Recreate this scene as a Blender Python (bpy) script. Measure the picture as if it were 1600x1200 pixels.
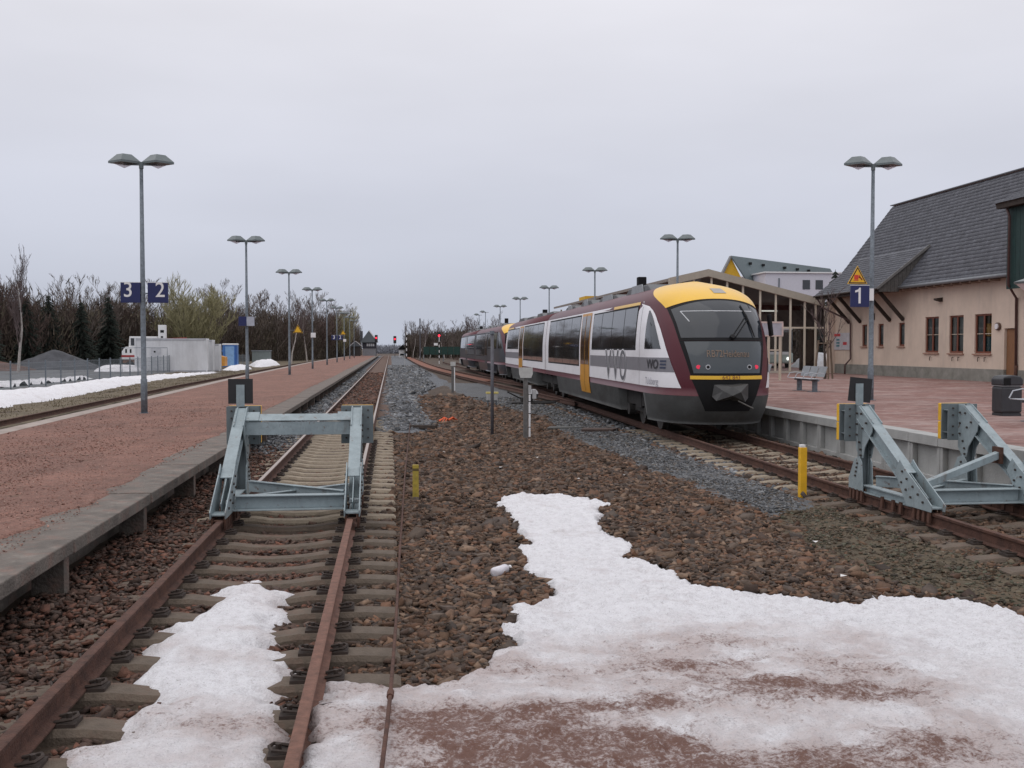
import bpy, math, random
import numpy as np
from mathutils import Vector, Matrix, Euler

for o in list(bpy.data.objects):
    bpy.data.objects.remove(o)
S = bpy.context.scene
COL = S.collection
R = math.radians
random.seed(7)
rng = np.random.default_rng(11)

# ------------------------------------------------------------------ camera
CAM_H = 2.02
YAW, PITCH = 6.7545, 2.008
cam = bpy.data.cameras.new('camera')
cam.lens = 36.0; cam.sensor_width = 36.0; cam.clip_start = 0.1; cam.clip_end = 6000
co = bpy.data.objects.new('camera', cam); COL.objects.link(co)
co.location = (0, 0, CAM_H)
co.rotation_euler = Euler((R(90 - PITCH), 0, R(-YAW)), 'XYZ')
S.camera = co

# ------------------------------------------------------------------ sky, sun, exposure
SUN_EL, SUN_AZ = 62.0, 250.0          # soft sun high behind the cloud deck
W = bpy.data.worlds.new('World'); S.world = W; W.use_nodes = True
nt = W.node_tree; nt.nodes.clear()
out = nt.nodes.new('ShaderNodeOutputWorld')
sky = nt.nodes.new('ShaderNodeTexSky'); sky.sky_type = 'NISHITA'; sky.sun_disc = False
sky.sun_elevation = R(SUN_EL); sky.sun_rotation = R(SUN_AZ); sky.air_density = 1.0; sky.dust_density = 3.0
bg1 = nt.nodes.new('ShaderNodeBackground'); bg1.inputs[1].default_value = 0.06
nt.links.new(sky.outputs[0], bg1.inputs[0])
tc = nt.nodes.new('ShaderNodeTexCoord')
sep = nt.nodes.new('ShaderNodeSeparateXYZ'); nt.links.new(tc.outputs['Generated'], sep.inputs[0])
ramp = nt.nodes.new('ShaderNodeValToRGB')           # an even cloud deck, a little brighter overhead
e = ramp.color_ramp.elements
e[0].position = 0.0; e[0].color = (.50, .535, .63, 1)
e[1].position = 1.0; e[1].color = (1.2, 1.17, 1.2, 1)
m_ = ramp.color_ramp.elements.new(.14); m_.color = (.62, .64, .73, 1)
m_ = ramp.color_ramp.elements.new(.36); m_.color = (.845, .835, .885, 1)
nt.links.new(sep.outputs[2], ramp.inputs[0])
mp = nt.nodes.new('ShaderNodeMapping'); mp.inputs['Scale'].default_value = (1.2, 1.2, 4.5)
nt.links.new(tc.outputs['Generated'], mp.inputs[0])
ns = nt.nodes.new('ShaderNodeTexNoise'); ns.inputs['Scale'].default_value = 1.6; ns.inputs['Detail'].default_value = 4
nt.links.new(mp.outputs[0], ns.inputs[0])
mr = nt.nodes.new('ShaderNodeMapRange'); mr.inputs[1].default_value = .3; mr.inputs[2].default_value = .7
mr.inputs[3].default_value = .935; mr.inputs[4].default_value = 1.065
nt.links.new(ns.outputs[0], mr.inputs[0])
mul = nt.nodes.new('ShaderNodeVectorMath'); mul.operation = 'SCALE'
nt.links.new(ramp.outputs[0], mul.inputs[0]); nt.links.new(mr.outputs[0], mul.inputs['Scale'])
bg2 = nt.nodes.new('ShaderNodeBackground'); nt.links.new(mul.outputs[0], bg2.inputs[0]); bg2.inputs[1].default_value = 1.0
mx = nt.nodes.new('ShaderNodeMixShader'); mx.inputs[0].default_value = .93
nt.links.new(bg1.outputs[0], mx.inputs[1]); nt.links.new(bg2.outputs[0], mx.inputs[2])
nt.links.new(mx.outputs[0], out.inputs[0])

sl = bpy.data.lights.new('sun', 'SUN'); sl.energy = .5; sl.angle = R(80); sl.color = (1, .97, .93)
so = bpy.data.objects.new('sun', sl); COL.objects.link(so)
so.rotation_euler = Euler((R(90 - SUN_EL), 0, R(180 - SUN_AZ)), 'XYZ')
S.view_settings.view_transform = 'Standard'; S.view_settings.look = 'None'
S.view_settings.exposure = 0.08; S.view_settings.gamma = 1.0; S.view_settings.use_curve_mapping = False
S.render.engine = 'CYCLES'
S.cycles.max_bounces = 6; S.cycles.transparent_max_bounces = 8

# ------------------------------------------------------------------ materials
MATS = {}
def M(name, col, rough=.65, metal=0., var=.15, vs=4., bump=0., bs=40., col2=None, stain=None, spec=.5, emit=None, attr=None, stretch=None):
    """procedural material: base colour broken up by noise, optional second colour, stains and relief"""
    if name in MATS: return MATS[name]
    m = bpy.data.materials.new(name); m.use_nodes = True; MATS[name] = m
    t = m.node_tree; L = t.links.new; N = t.nodes.new
    b = t.nodes['Principled BSDF']
    b.inputs['Roughness'].default_value = rough; b.inputs['Metallic'].default_value = metal
    b.inputs['Specular IOR Level'].default_value = spec
    if emit:
        b.inputs['Emission Color'].default_value = (*emit[0], 1); b.inputs['Emission Strength'].default_value = emit[1]
    c = N('ShaderNodeTexCoord'); vec = c.outputs['Object']
    if stretch:
        mpp = N('ShaderNodeMapping'); mpp.inputs['Scale'].default_value = stretch; L(vec, mpp.inputs[0]); vec = mpp.outputs[0]
    n1 = N('ShaderNodeTexNoise'); n1.inputs['Scale'].default_value = vs; n1.inputs['Detail'].default_value = 6; n1.inputs['Roughness'].default_value = .65
    L(vec, n1.inputs[0])
    r = N('ShaderNodeValToRGB')
    a = col if col2 else tuple(x * (1 - var) for x in col)
    z = col2 if col2 else tuple(min(1, x * (1 + var)) for x in col)
    r.color_ramp.elements[0].position = .32; r.color_ramp.elements[1].position = .68
    r.color_ramp.elements[0].color = (*a, 1); r.color_ramp.elements[1].color = (*z, 1)
    L(n1.outputs[0], r.inputs[0]); colout = r.outputs[0]
    if attr:                                     # per-stone / per-leaf colour from the mesh
        at = N('ShaderNodeAttribute'); at.attribute_name = attr
        mm = N('ShaderNodeMix'); mm.data_type = 'RGBA'; mm.blend_type = 'MULTIPLY'; mm.inputs[0].default_value = 1
        L(colout, mm.inputs[6]); L(at.outputs['Color'], mm.inputs[7]); colout = mm.outputs[2]
    for st in (stain or []):
        scol, ss, lo, hi, amt = st[:5]
        n2 = N('ShaderNodeTexNoise'); n2.inputs['Scale'].default_value = ss; n2.inputs['Detail'].default_value = 7; n2.inputs['Roughness'].default_value = .7
        v2 = c.outputs['Object']
        if len(st) > 5:
            m2 = N('ShaderNodeMapping'); m2.inputs['Scale'].default_value = st[5]; L(v2, m2.inputs[0]); v2 = m2.outputs[0]
        L(v2, n2.inputs[0])
        q = N('ShaderNodeMapRange'); q.inputs[1].default_value = lo; q.inputs[2].default_value = hi; q.inputs[3].default_value = 0; q.inputs[4].default_value = amt
        L(n2.outputs[0], q.inputs[0])
        mm = N('ShaderNodeMix'); mm.data_type = 'RGBA'; L(q.outputs[0], mm.inputs[0]); L(colout, mm.inputs[6]); mm.inputs[7].default_value = (*scol, 1)
        colout = mm.outputs[2]
    L(colout, b.inputs['Base Color'])
    if bump:
        n3 = N('ShaderNodeTexNoise'); n3.inputs['Scale'].default_value = bs; n3.inputs['Detail'].default_value = 5; L(vec, n3.inputs[0])
        bp = N('ShaderNodeBump'); bp.inputs['Strength'].default_value = min(1, bump); bp.inputs['Distance'].default_value = .02
        L(n3.outputs[0], bp.inputs['Height']); L(bp.outputs[0], b.inputs['Normal'])
    return m

def glass_mat(name, tint, mixf=.5, rough=.02):
    m = bpy.data.materials.new(name); m.use_nodes = True
    t = m.node_tree; t.nodes.clear(); N = t.nodes.new; L = t.links.new
    o = N('ShaderNodeOutputMaterial'); tr = N('ShaderNodeBsdfTransparent'); tr.inputs[0].default_value = (*tint, 1)
    gl = N('ShaderNodeBsdfGlossy'); gl.inputs['Roughness'].default_value = rough; gl.inputs[0].default_value = (.9, .92, .95, 1)
    fr = N('ShaderNodeFresnel'); fr.inputs[0].default_value = 1.5
    mxx = N('ShaderNodeMixShader'); L(fr.outputs[0], mxx.inputs[0]); L(tr.outputs[0], mxx.inputs[1]); L(gl.outputs[0], mxx.inputs[2]); L(mxx.outputs[0], o.inputs[0])
    return m

RUST = M('rust', (.078, .036, .025), .88, var=.4, vs=9, bump=.5, bs=60, stain=[((.15, .07, .042), 3, .5, .75, .6)])
RUSTP = M('rust_light', (.15, .072, .05), .8, var=.35, vs=12, bump=.3, bs=60)
POLISH = M('polished_steel', (.36, .30, .265), .45, .4, var=.15, vs=20)
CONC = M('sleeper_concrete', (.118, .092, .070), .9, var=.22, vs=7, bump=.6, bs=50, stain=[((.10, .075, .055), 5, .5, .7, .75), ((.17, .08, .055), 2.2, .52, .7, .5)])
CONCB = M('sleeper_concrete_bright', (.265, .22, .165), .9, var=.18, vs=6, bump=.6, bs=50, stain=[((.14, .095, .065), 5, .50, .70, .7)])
EDGEC = M('edge_concrete', (.16, .14, .122), .92, var=.3, vs=3, bump=.8, bs=35, stain=[((.085, .072, .063), 1.3, .42, .68, .75), ((.25, .135, .105), 4, .5, .72, .6), ((.33, .30, .27), 6, .6, .72, .5)])
WALLC = M('cast_concrete', (.36, .365, .355), .85, var=.12, vs=2, bump=.3, bs=30, stain=[((.2, .2, .19), 1.5, .5, .75, .6, (1, 1, .15))])
GALV = M('galvanised', (.155, .18, .205), .55, .25, var=.3, vs=14, bump=.15, bs=30, stain=[((.24, .27, .30), 9, .55, .7, .6)])
LAMPG = M('lamp_housing', (.13, .155, .16), .4, .1, var=.15, vs=5)
BUFP = M('buffer_paint', (.285, .345, .365), .5, var=.16, vs=5, bump=.2, bs=25, stain=[((.17, .21, .225), 2.4, .47, .70, .6), ((.40, .46, .47), 9, .6, .72, .4, (1, 1, .3)), ((.13, .065, .042), 11, .60, .68, .8), ((.11, .075, .055), 3.5, .58, .72, .6, (1, 1, .25))])
BUFD = M('buffer_paint_grey', (.15, .18, .19), .6, var=.15, vs=5)
BOLT = M('bolt', (.05, .04, .035), .7)
YEL = M('yellow_paint', (.78, .44, .02), .5, var=.12, vs=6, stain=[((.4, .2, .05), 9, .6, .75, .5)])
YELD = M('yellow_faded', (.42, .32, .05), .7, var=.25, vs=12, stain=[((.2, .15, .08), 14, .5, .7, .6)])
BLACKB = M('black_board', (.018, .018, .02), .6, var=.2)
WHITE = M('white_paint', (.78, .78, .78), .5, var=.04)
NAVY = M('sign_blue', (.012, .018, .095), .4, var=.08)
GLASSC = glass_mat('clear_glass', (.8, .83, .85))
HALLG = glass_mat('hall_glass', (.62, .66, .68))

# ------------------------------------------------------------------ mesh helpers
class MB:
    def __init__(self): self.v = []; self.f = []
    def add(self, vs, fs):
        k = len(self.v); self.v += [tuple(x) for x in vs]; self.f += [tuple(i + k for i in q) for q in fs]; return self
    def box(self, x0, x1, y0, y1, z0, z1):
        return self.add([(x0,y0,z0),(x1,y0,z0),(x1,y1,z0),(x0,y1,z0),(x0,y0,z1),(x1,y0,z1),(x1,y1,z1),(x0,y1,z1)],
                        [(0,3,2,1),(4,5,6,7),(0,1,5,4),(1,2,6,5),(2,3,7,6),(3,0,4,7)])
    def beam(self, p0, p1, w, h, up=(0, 0, 1)):
        p0, p1 = Vector(p0), Vector(p1); d = (p1 - p0).normalized(); s = d.cross(Vector(up))
        if s.length < 1e-4: s = d.cross(Vector((1, 0, 0)))
        s.normalize(); u = s.cross(d).normalized(); s *= w / 2; u *= h / 2
        vs = [p + a * s + b * u for p in (p0, p1) for a, b in ((-1,-1),(1,-1),(1,1),(-1,1))]
        return self.add(vs, [(0,1,2,3),(7,6,5,4),(0,4,5,1),(1,5,6,2),(2,6,7,3),(3,7,4,0)])
    def prism(self, pts, vec):
        n = len(pts); pts = [Vector(p) for p in pts]; vec = Vector(vec)
        return self.add(pts + [p + vec for p in pts], [tuple(range(n))[::-1], tuple(range(n, 2*n))] + [(i, (i+1) % n, n + (i+1) % n, n + i) for i in range(n)])
    def tube(self, pts, rs, n=8, caps=True):
        pts = [Vector(p) for p in pts]
        if not hasattr(rs, '__len__'): rs = [rs] * len(pts)
        k = len(self.v); prev = None
        for i, p in enumerate(pts):
            d = (pts[min(i+1, len(pts)-1)] - pts[max(i-1, 0)]).normalized()
            s = d.cross(Vector((0, 0, 1)) if abs(d.z) < .95 else Vector((1, 0, 0))).normalized()
            if prev is not None and s.dot(prev) < 0 and abs(d.z) > .9: s = -s
            prev = s; u = s.cross(d)
            for j in range(n):
                a = 2 * math.pi * j / n; self.v.append(tuple(p + (s * math.cos(a) + u * math.sin(a)) * rs[i]))
        for i in range(len(pts) - 1):
            for j in range(n):
                a, b = k + i*n + j, k + i*n + (j+1) % n
                self.f.append((a, b, b + n, a + n))
        if caps: self.f.append(tuple(k + j for j in range(n))[::-1]); self.f.append(tuple(k + (len(pts)-1)*n + j for j in range(n)))
        return self
    def cyl(self, p0, p1, r0, r1=None, n=12): return self.tube([p0, p1], [r0, r0 if r1 is None else r1], n)
    def sweep(self, prof, path):                    # profile (x,z) swept along a path in plan
        k = len(self.v); n = len(prof)
        for i, p in enumerate(path):
            a = path[max(i-1, 0)]; b = path[min(i+1, len(path)-1)]
            d = Vector((b[0]-a[0], b[1]-a[1], 0)).normalized(); s = Vector((d.y, -d.x, 0))
            for x, z in prof: self.v.append((p[0] + s.x*x, p[1] + s.y*x, (p[2] if len(p) > 2 else 0) + z))
        for i in range(len(path)-1):
            for j in range(n):
                a, b = k + i*n + j, k + i*n + (j+1) % n
                self.f.append((a, a + n, b + n, b))
        self.f.append(tuple(k + j for j in range(n))); self.f.append(tuple(k + (len(path)-1)*n + j for j in range(n))[::-1])
        return self
    def mesh(self, name, mat, smooth=False):
        me = bpy.data.meshes.new(name); me.from_pydata(self.v, [], self.f); me.validate(); me.update()
        if mat: me.materials.append(mat)
        if smooth: me.polygons.foreach_set('use_smooth', [True] * len(me.polygons))
        return me
    def build(self, name, mat, parent=None, smooth=False, bevel=0, loc=None):
        return link(name, self.mesh(name, mat, smooth), parent, bevel, loc)

def link(name, me, parent=None, bevel=0, loc=None, rz=0):
    o = bpy.data.objects.new(name, me); COL.objects.link(o); o.parent = parent
    if loc: o.location = loc
    if rz: o.rotation_euler.z = rz
    if bevel:
        b = o.modifiers.new('bevel', 'BEVEL'); b.width = bevel; b.segments = 2; b.limit_method = 'ANGLE'; b.angle_limit = R(40)
    return o
def tag(o, label=None, cat=None, group=None, kind=None):
    if label: o['label'] = label
    if cat: o['category'] = cat
    if group: o['group'] = group
    if kind: o['kind'] = kind
    return o
def empty(name, loc=(0, 0, 0), rz=0, **k):
    o = bpy.data.objects.new(name, None); COL.objects.link(o); o.location = loc; o.rotation_euler.z = rz; o.empty_display_size = .2
    return tag(o, **k)
def copy_tree(o, parent=None):
    c = o.copy(); COL.objects.link(c); c.parent = parent
    for ch in list(o.children): copy_tree(ch, c)
    return c
def nmesh(name, V, F, mat, smooth=False, col=None):
    """numpy mesh; F is an (n,3) or (n,4) int array; col per-vertex colour"""
    V = np.asarray(V, np.float32); F = np.asarray(F, np.int32); k = F.shape[1]
    me = bpy.data.meshes.new(name)
    me.vertices.add(len(V)); me.vertices.foreach_set('co', V.ravel())
    me.loops.add(F.size); me.loops.foreach_set('vertex_index', F.ravel())
    me.polygons.add(len(F)); me.polygons.foreach_set('loop_start', np.arange(len(F), dtype=np.int32) * k)
    me.polygons.foreach_set('loop_total', np.full(len(F), k, np.int32))
    if smooth: me.polygons.foreach_set('use_smooth', np.ones(len(F), bool))
    if col is not None:
        at = me.color_attributes.new('tone', 'FLOAT_COLOR', 'POINT')
        c4 = np.ones((len(V), 4), np.float32); c4[:, :3] = col; at.data.foreach_set('color', c4.ravel())
    me.materials.append(mat); me.update(calc_edges=True); me.validate()
    return me
def text_mesh(s, size=1., bold=0., align='CENTER'):
    c = bpy.data.curves.new('lettering', 'FONT'); c.body = s; c.size = size; c.align_x = align; c.align_y = 'CENTER'; c.offset = bold
    o = bpy.data.objects.new('lettering', c); COL.objects.link(o)
    bpy.context.view_layer.update()
    me = bpy.data.meshes.new_from_object(o.evaluated_get(bpy.context.evaluated_depsgraph_get()))
    bpy.data.objects.remove(o); bpy.data.curves.remove(c)
    return me
def lettering(name, s, mat, parent, size, bold, fn, sx=1.):
    """flat lettering laid on a surface; fn maps (u,v) to a point"""
    me = text_mesh(s, size, bold)
    for v in me.vertices: v.co = fn(v.co.x * sx, v.co.y)
    me.materials.clear(); me.materials.append(mat); me.name = name
    return link(name, me, parent)
class Noise2:
    def __init__(self, seed): self.g = np.random.default_rng(seed).random((256, 256))
    def __call__(self, x, y):
        x = np.asarray(x); y = np.asarray(y); xi = np.floor(x).astype(int); yi = np.floor(y).astype(int)
        fx = x - xi; fy = y - yi; fx = fx*fx*(3-2*fx); fy = fy*fy*(3-2*fy); g = self.g
        a = g[xi % 256, yi % 256]; b = g[(xi+1) % 256, yi % 256]; c = g[xi % 256, (yi+1) % 256]; d = g[(xi+1) % 256, (yi+1) % 256]
        return (a*(1-fx)+b*fx)*(1-fy) + (c*(1-fx)+d*fx)*fy
NZ = [Noise2(i) for i in range(6)]
def sdist(P, poly):
    """signed distance to a polygon in plan, positive inside"""
    P = np.asarray(P); A = np.asarray(poly, float); B = np.roll(A, -1, 0)
    d = np.full(len(P), 1e9); ins = np.zeros(len(P), bool)
    for a, b in zip(A, B):
        ab = b - a; t = np.clip(((P - a) @ ab) / max(1e-9, ab @ ab), 0, 1)
        d = np.minimum(d, np.hypot(*(P - a - t[:, None] * ab).T))
        c = ((a[1] > P[:, 1]) != (b[1] > P[:, 1])) & (P[:, 0] < (b[0]-a[0]) * (P[:, 1]-a[1]) / (b[1]-a[1] + 1e-12) + a[0])
        ins ^= c
    return np.where(ins, d, -d)
def smooth01(x): x = np.clip(x, 0, 1); return x*x*(3-2*x)

# ------------------------------------------------------------------ plan of the place (metres, z = 0 is the rail head)
T2 = -1.24                                          # centre of the dead-end track beside the island platform
def T1(y):                                          # centre of the station track the trains stand on
    y = np.asarray(y, float)
    return np.where(y < 12, 7.34, np.where(y < 22, 7.34 + .00105*(y-12)**2, np.where(y < 64, 7.445 + .021*(y-22), 8.327)))
def ground_z(x, y):
    x = np.asarray(x, float); y = np.asarray(y, float)
    z = np.full(np.broadcast(x, y).shape, -.25)
    return z + .25 * smooth01((-x - 15) / 6) * smooth01((y - 20) / 20)

gx_ = np.unique(np.concatenate([np.linspace(-900, -60, 15), np.linspace(-60, -8, 40), np.linspace(-8, 12, 60), np.linspace(12, 60, 20), np.linspace(60, 900, 15)]))
gy_ = np.unique(np.concatenate([np.linspace(-40, 2, 8), np.linspace(2, 40, 90), np.linspace(40, 150, 60), np.linspace(150, 2500, 30)]))
GX, GY = np.meshgrid(gx_, gy_)
near = smooth01((60 - GY) / 30)
GZ = ground_z(GX, GY) + near * (.05 * (NZ[0](GX*1.3, GY*1.3) - .5) + .03 * (NZ[1](GX*4, GY*4) - .5))
V = np.stack([GX.ravel(), GY.ravel(), GZ.ravel()], 1)
nx = len(gx_); ii = np.arange(len(gy_)-1)[:, None] * nx + np.arange(nx-1)[None]
F = np.stack([ii, ii+1, ii+1+nx, ii+nx], -1).reshape(-1, 4)
EARTH = M('brown_earth', (.062, .041, .028), .95, var=.45, vs=3, bump=.9, bs=28, stain=[((.13, .105, .075), .6, .5, .7, .7), ((.05, .038, .03), 8, .5, .7, .6)])
tag(link('ground', nmesh('ground', V, F, EARTH, True)), kind='structure')

def sheet(name, poly, z, mat, sub=.5, rag=.15, ragf=1.5, kind='structure', rel=.02, seed=1):
    """a thin uneven sheet with a ragged outline lying on the ground"""
    P = np.asarray(poly); x0, y0 = P.min(0) - .4; x1, y1 = P.max(0) + .4
    X, Y = np.meshgrid(np.arange(x0, x1 + sub, sub), np.arange(y0, y1 + sub, sub)); sh = X.shape
    pts = np.stack([X.ravel(), Y.ravel()], 1)
    s = sdist(pts, poly) + rag * (NZ[seed](pts[:, 0]*ragf, pts[:, 1]*ragf) - .5) * 2
    Z = z + (ground_z(pts[:, 0], pts[:, 1]) + .25) + rel * (NZ[2](pts[:, 0]*3, pts[:, 1]*3) - .5) - .10 * smooth01(-s / (2*sub))
    idx = np.arange(X.size).reshape(sh)
    F = np.stack([idx[:-1, :-1], idx[:-1, 1:], idx[1:, 1:], idx[1:, :-1]], -1).reshape(-1, 4)
    F = F[(s[F] > -2.2*sub).any(1)]
    u, inv = np.unique(F, return_inverse=True)
    return tag(link(name, nmesh(name, np.stack([pts[u, 0], pts[u, 1], Z[u]], 1), inv.reshape(F.shape), mat, True)), kind=kind)

GREYP = M('grey_grit', (.10, .105, .112), .97, var=.25, vs=2.5, bump=1, bs=45, stain=[((.09, .075, .058), 1.1, .52, .7, .7), ((.22, .23, .24), 38, .52, .64, .7), ((.055, .056, .06), 30, .52, .64, .75)])
PATH = [(6.2,44),(6.05,33),(6.0,25.6),(5.95,18.5),(6.05,14.4),(5.7,13.6),(5.02,13.2),(5.0,14.95),(4.95,16.85),(4.7,18.8),(4.7,21.8),(4.55,24.1),(4.6,28),(5.0,33),(4.4,37),(3.6,44),(3.4,66),(5.6,64)]
sheet('gravel_footpath', PATH, -.205, GREYP, .16, .12, 1.7, rel=.03)
GBAL = M('grey_ballast_ground', (.115, .125, .14), .95, var=.35, vs=9, bump=1, bs=35, stain=[((.22, .23, .245), 14, .5, .62, .9), ((.05, .05, .056), 10, .5, .62, .9)])
sheet('grey_ballast_bed', [(-.45,26.5),(1.3,29.2),(1.1,37),(1.2,47),(2.0,57),(3.4,66),(3.2,120),(2.5,300),(-.45,300)], -.215, GBAL, .45, .2, .9, rel=.05)
sheet('grey_track_bed', [(-2.75,20),(-2.05,20),(-2.05,300),(-3.2,300)], -.222, GBAL, .5, .05, rel=.04)
RBED = M('rusty_ballast_ground', (.105, .062, .045), .95, var=.4, vs=11, bump=1, bs=45, stain=[((.16, .12, .095), 9, .5, .7, .6)])
sheet('rusty_track_bed', [(-2.1,33.5),(-.35,33.5),(-.35,300),(-2.1,300)], -.15, RBED, .4, .04, rel=.03)
DIRT = M('olive_dirt', (.088, .068, .042), .97, var=.35, vs=5, bump=.9, bs=50, stain=[((.12, .07, .04), 3, .52, .7, .6), ((.06, .062, .03), 1.5, .55, .72, .5)])
sheet('dirt_verge', [(6.3,14.3),(5.2,13.4),(4.9,11.8),(4.6,10.2),(4.9,8.8),(5.6,7.9),(8.8,5),(9,14.3)], -.215, DIRT, .18, .25, 1.6, rel=.02)
LOT = M('grey_yard_gravel', (.125, .13, .135), .95, var=.2, vs=.5, bump=.6, bs=8, stain=[((.075, .075, .08), .25, .48, .65, .7, (1, .3, 1))])
sheet('gravel_yard', [(-18.2,30),(-18.2,92),(-20,118),(-46,118),(-60,60),(-48,30)], -.235, LOT, 1.0, .6, .3, rel=.06)
GRASSM = M('withered_grass_ground', (.125, .098, .062), .97, var=.35, vs=2.2, bump=1, bs=30, stain=[((.075, .058, .036), 1.2, .5, .7, .7), ((.18, .15, .10), 8, .52, .7, .6)])
sheet('withered_verge', [(-11.0,12),(-11.3,40),(-12.2,70),(-12.8,125),(-12.8,240),(-30,260),(-24,118),(-18.4,92),(-18.4,12)], -.225, GRASSM, .8, .2, .5, rel=.12)

# ------------------------------------------------------------------ tracks
RPROF = [(-.062,-.16),(.062,-.16),(.062,-.148),(.012,-.132),(.009,-.045),(.034,-.032),(.036,-.004),(.026,0),(-.026,0),(-.036,-.004),(-.034,-.032),(-.009,-.045),(-.012,-.132),(-.062,-.148)]
HEAD = [(-.03,-.003),(.03,-.003),(.026,.003),(-.026,.003)]
def rail(track, path, mat=RUST, shine=False, name='rail'):
    o = MB().sweep(RPROF[::-1], path).build(name, mat, track)
    if shine: MB().sweep(HEAD[::-1], path).build('polished_head', POLISH, o)
    return o
def sleeper_mesh(mat, seed):
    rr = random.Random(seed); st = [(-1.30,-.205,.10),(-1.27,-.185,.105),(-1.0,-.168,.10),(-.52,-.168,.10),(-.3,-.20,.085),(0,-.212,.08),(.3,-.20,.085),(.52,-.168,.10),(1.0,-.168,.10),(1.27,-.185,.105),(1.30,-.205,.10)]
    b = MB(); k = 0
    for x, z, w in st:
        z += rr.uniform(-.004, .004)
        b.v += [(x,-w-.045,-.36),(x,-w-.03,z-.035),(x,-w,z),(x,w,z),(x,w+.03,z-.035),(x,w+.045,-.36)]
    for i in range(len(st)-1):
        for j in range(5): a = i*6+j; b.f.append((a, a+1, a+7, a+6))
    b.f.append((5,4,3,2,1,0)); n = (len(st)-1)*6; b.f.append(tuple(n+j for j in range(6)))
    return b.mesh('sleeper', mat)
def fast_mesh():
    b = MB()
    for xr in (-.752, .752):
        for s in (-1, 1):
            x = xr + s*.12
            b.box(x-.055, x+.055, -.075, .075, -.171, -.148)
            b.cyl((x, 0, -.15), (x, 0, -.105), .018, n=6)
            b.tube([(x-s*.07,-.05,-.14),(x+s*.03,-.055,-.125),(x+s*.05,0,-.12),(x+s*.03,.055,-.125),(x-s*.07,.05,-.14)], .011, 5)
    return b.mesh('fastening', M('fastening_iron', (.045, .032, .026), .8, var=.3, vs=20))
FAST = fast_mesh()
SLD = [sleeper_mesh(CONC, i) for i in range(3)]; SLB = [sleeper_mesh(CONCB, i+5) for i in range(3)]
def sleepers(track, ys, xf, kind, fast_to=24):
    for i, y in enumerate(ys):
        x = float(xf(y)); me = random.choice(kind(y))
        o = link('sleeper', me, track, 0, (x, y, random.uniform(-.004, .004)), random.gauss(0, .006))
        if y < fast_to: link('fastening', FAST, o)
def two_rails(track, ys, xf, mat=RUST, shine=False):
    for s in (-1, 1):
        rail(track, [(float(xf(y)) + s*.752, y) for y in ys], mat, shine)

t2 = tag(empty('railway_track'), kind='structure')
for s in (-1, 1):
    rail(t2, [(T2 + s*.752, 1.0), (T2 + s*.752, 14.5)], RUST if s < 0 else RUSTP)
    rail(t2, [(T2 + s*.752, 14.51), (T2 + s*.752, 60), (T2 + s*.752, 290)], RUST, True)
S0, SP = 6.78, .614
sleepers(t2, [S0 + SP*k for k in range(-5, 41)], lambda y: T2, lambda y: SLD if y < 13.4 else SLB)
t1 = tag(empty('railway_track'), kind='structure')
two_rails(t1, [5, 8, 12, 14, 16, 18, 20, 22, 30, 45, 60, 64, 90, 110, 150], T1, RUST, False)
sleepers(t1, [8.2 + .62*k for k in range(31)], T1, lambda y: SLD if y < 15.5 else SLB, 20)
t3 = tag(empty('railway_track'), kind='structure')
PB = [(-7.9, 10), (-8.2, 22.7), (-9.16, 58), (-9.9, 125), (-9.6, 190), (-8.6, 262)]      # back edge of the island platform
def back_x(y): return float(np.interp(y, [p[1] for p in PB], [p[0] for p in PB]))
two_rails(t3, [10, 22.7, 40, 58, 90, 125, 190, 262], lambda y: back_x(y) - 1.66)
t4 = tag(empty('railway_track'), kind='structure')       # the track that swings in from the left to join the station track
xo = [(4.0, 300), (4.1, 170), (4.2, 125), (4.5, 105), (5.1, 88), (5.9, 72), (6.75, 56), (7.4, 44), (7.64, 38)]
xo = [(float(np.interp(t, range(len(xo)), [p[0] for p in xo])), float(np.interp(t, range(len(xo)), [p[1] for p in xo]))) for t in np.linspace(0, len(xo)-1, 28)]
for k in range(2):
    xo = [xo[0]] + [((a[0]+2*b[0]+c[0])/4, (a[1]+2*b[1]+c[1])/4) for a, b, c in zip(xo, xo[1:], xo[2:])] + [xo[-1]]
for s in (-1, 1):
    MB().sweep(RPROF, [(x + s*.752, y) for x, y in xo]).build('rail', RUST, t4)
    MB().sweep(HEAD, [(x + s*.752, y) for x, y in xo]).build('polished_head', RUSTP, t4)
MB().sweep([(-.62,-.12),(.62,-.12),(.62,-.16),(-.62,-.16)], [p for p in xo if p[1] > 62]).build('rusty_track_filling', M('rust_ballast', (.20, .085, .055), .95, var=.3, vs=10, bump=.8, bs=40), t4)
t5 = tag(empty('railway_track'), kind='structure')
two_rails(t5, [45, 60, 90, 130, 160, 280], lambda y: np.interp(y, [45, 90, 130, 280], [11.6, 11.6, 11.8, 15]))

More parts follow.
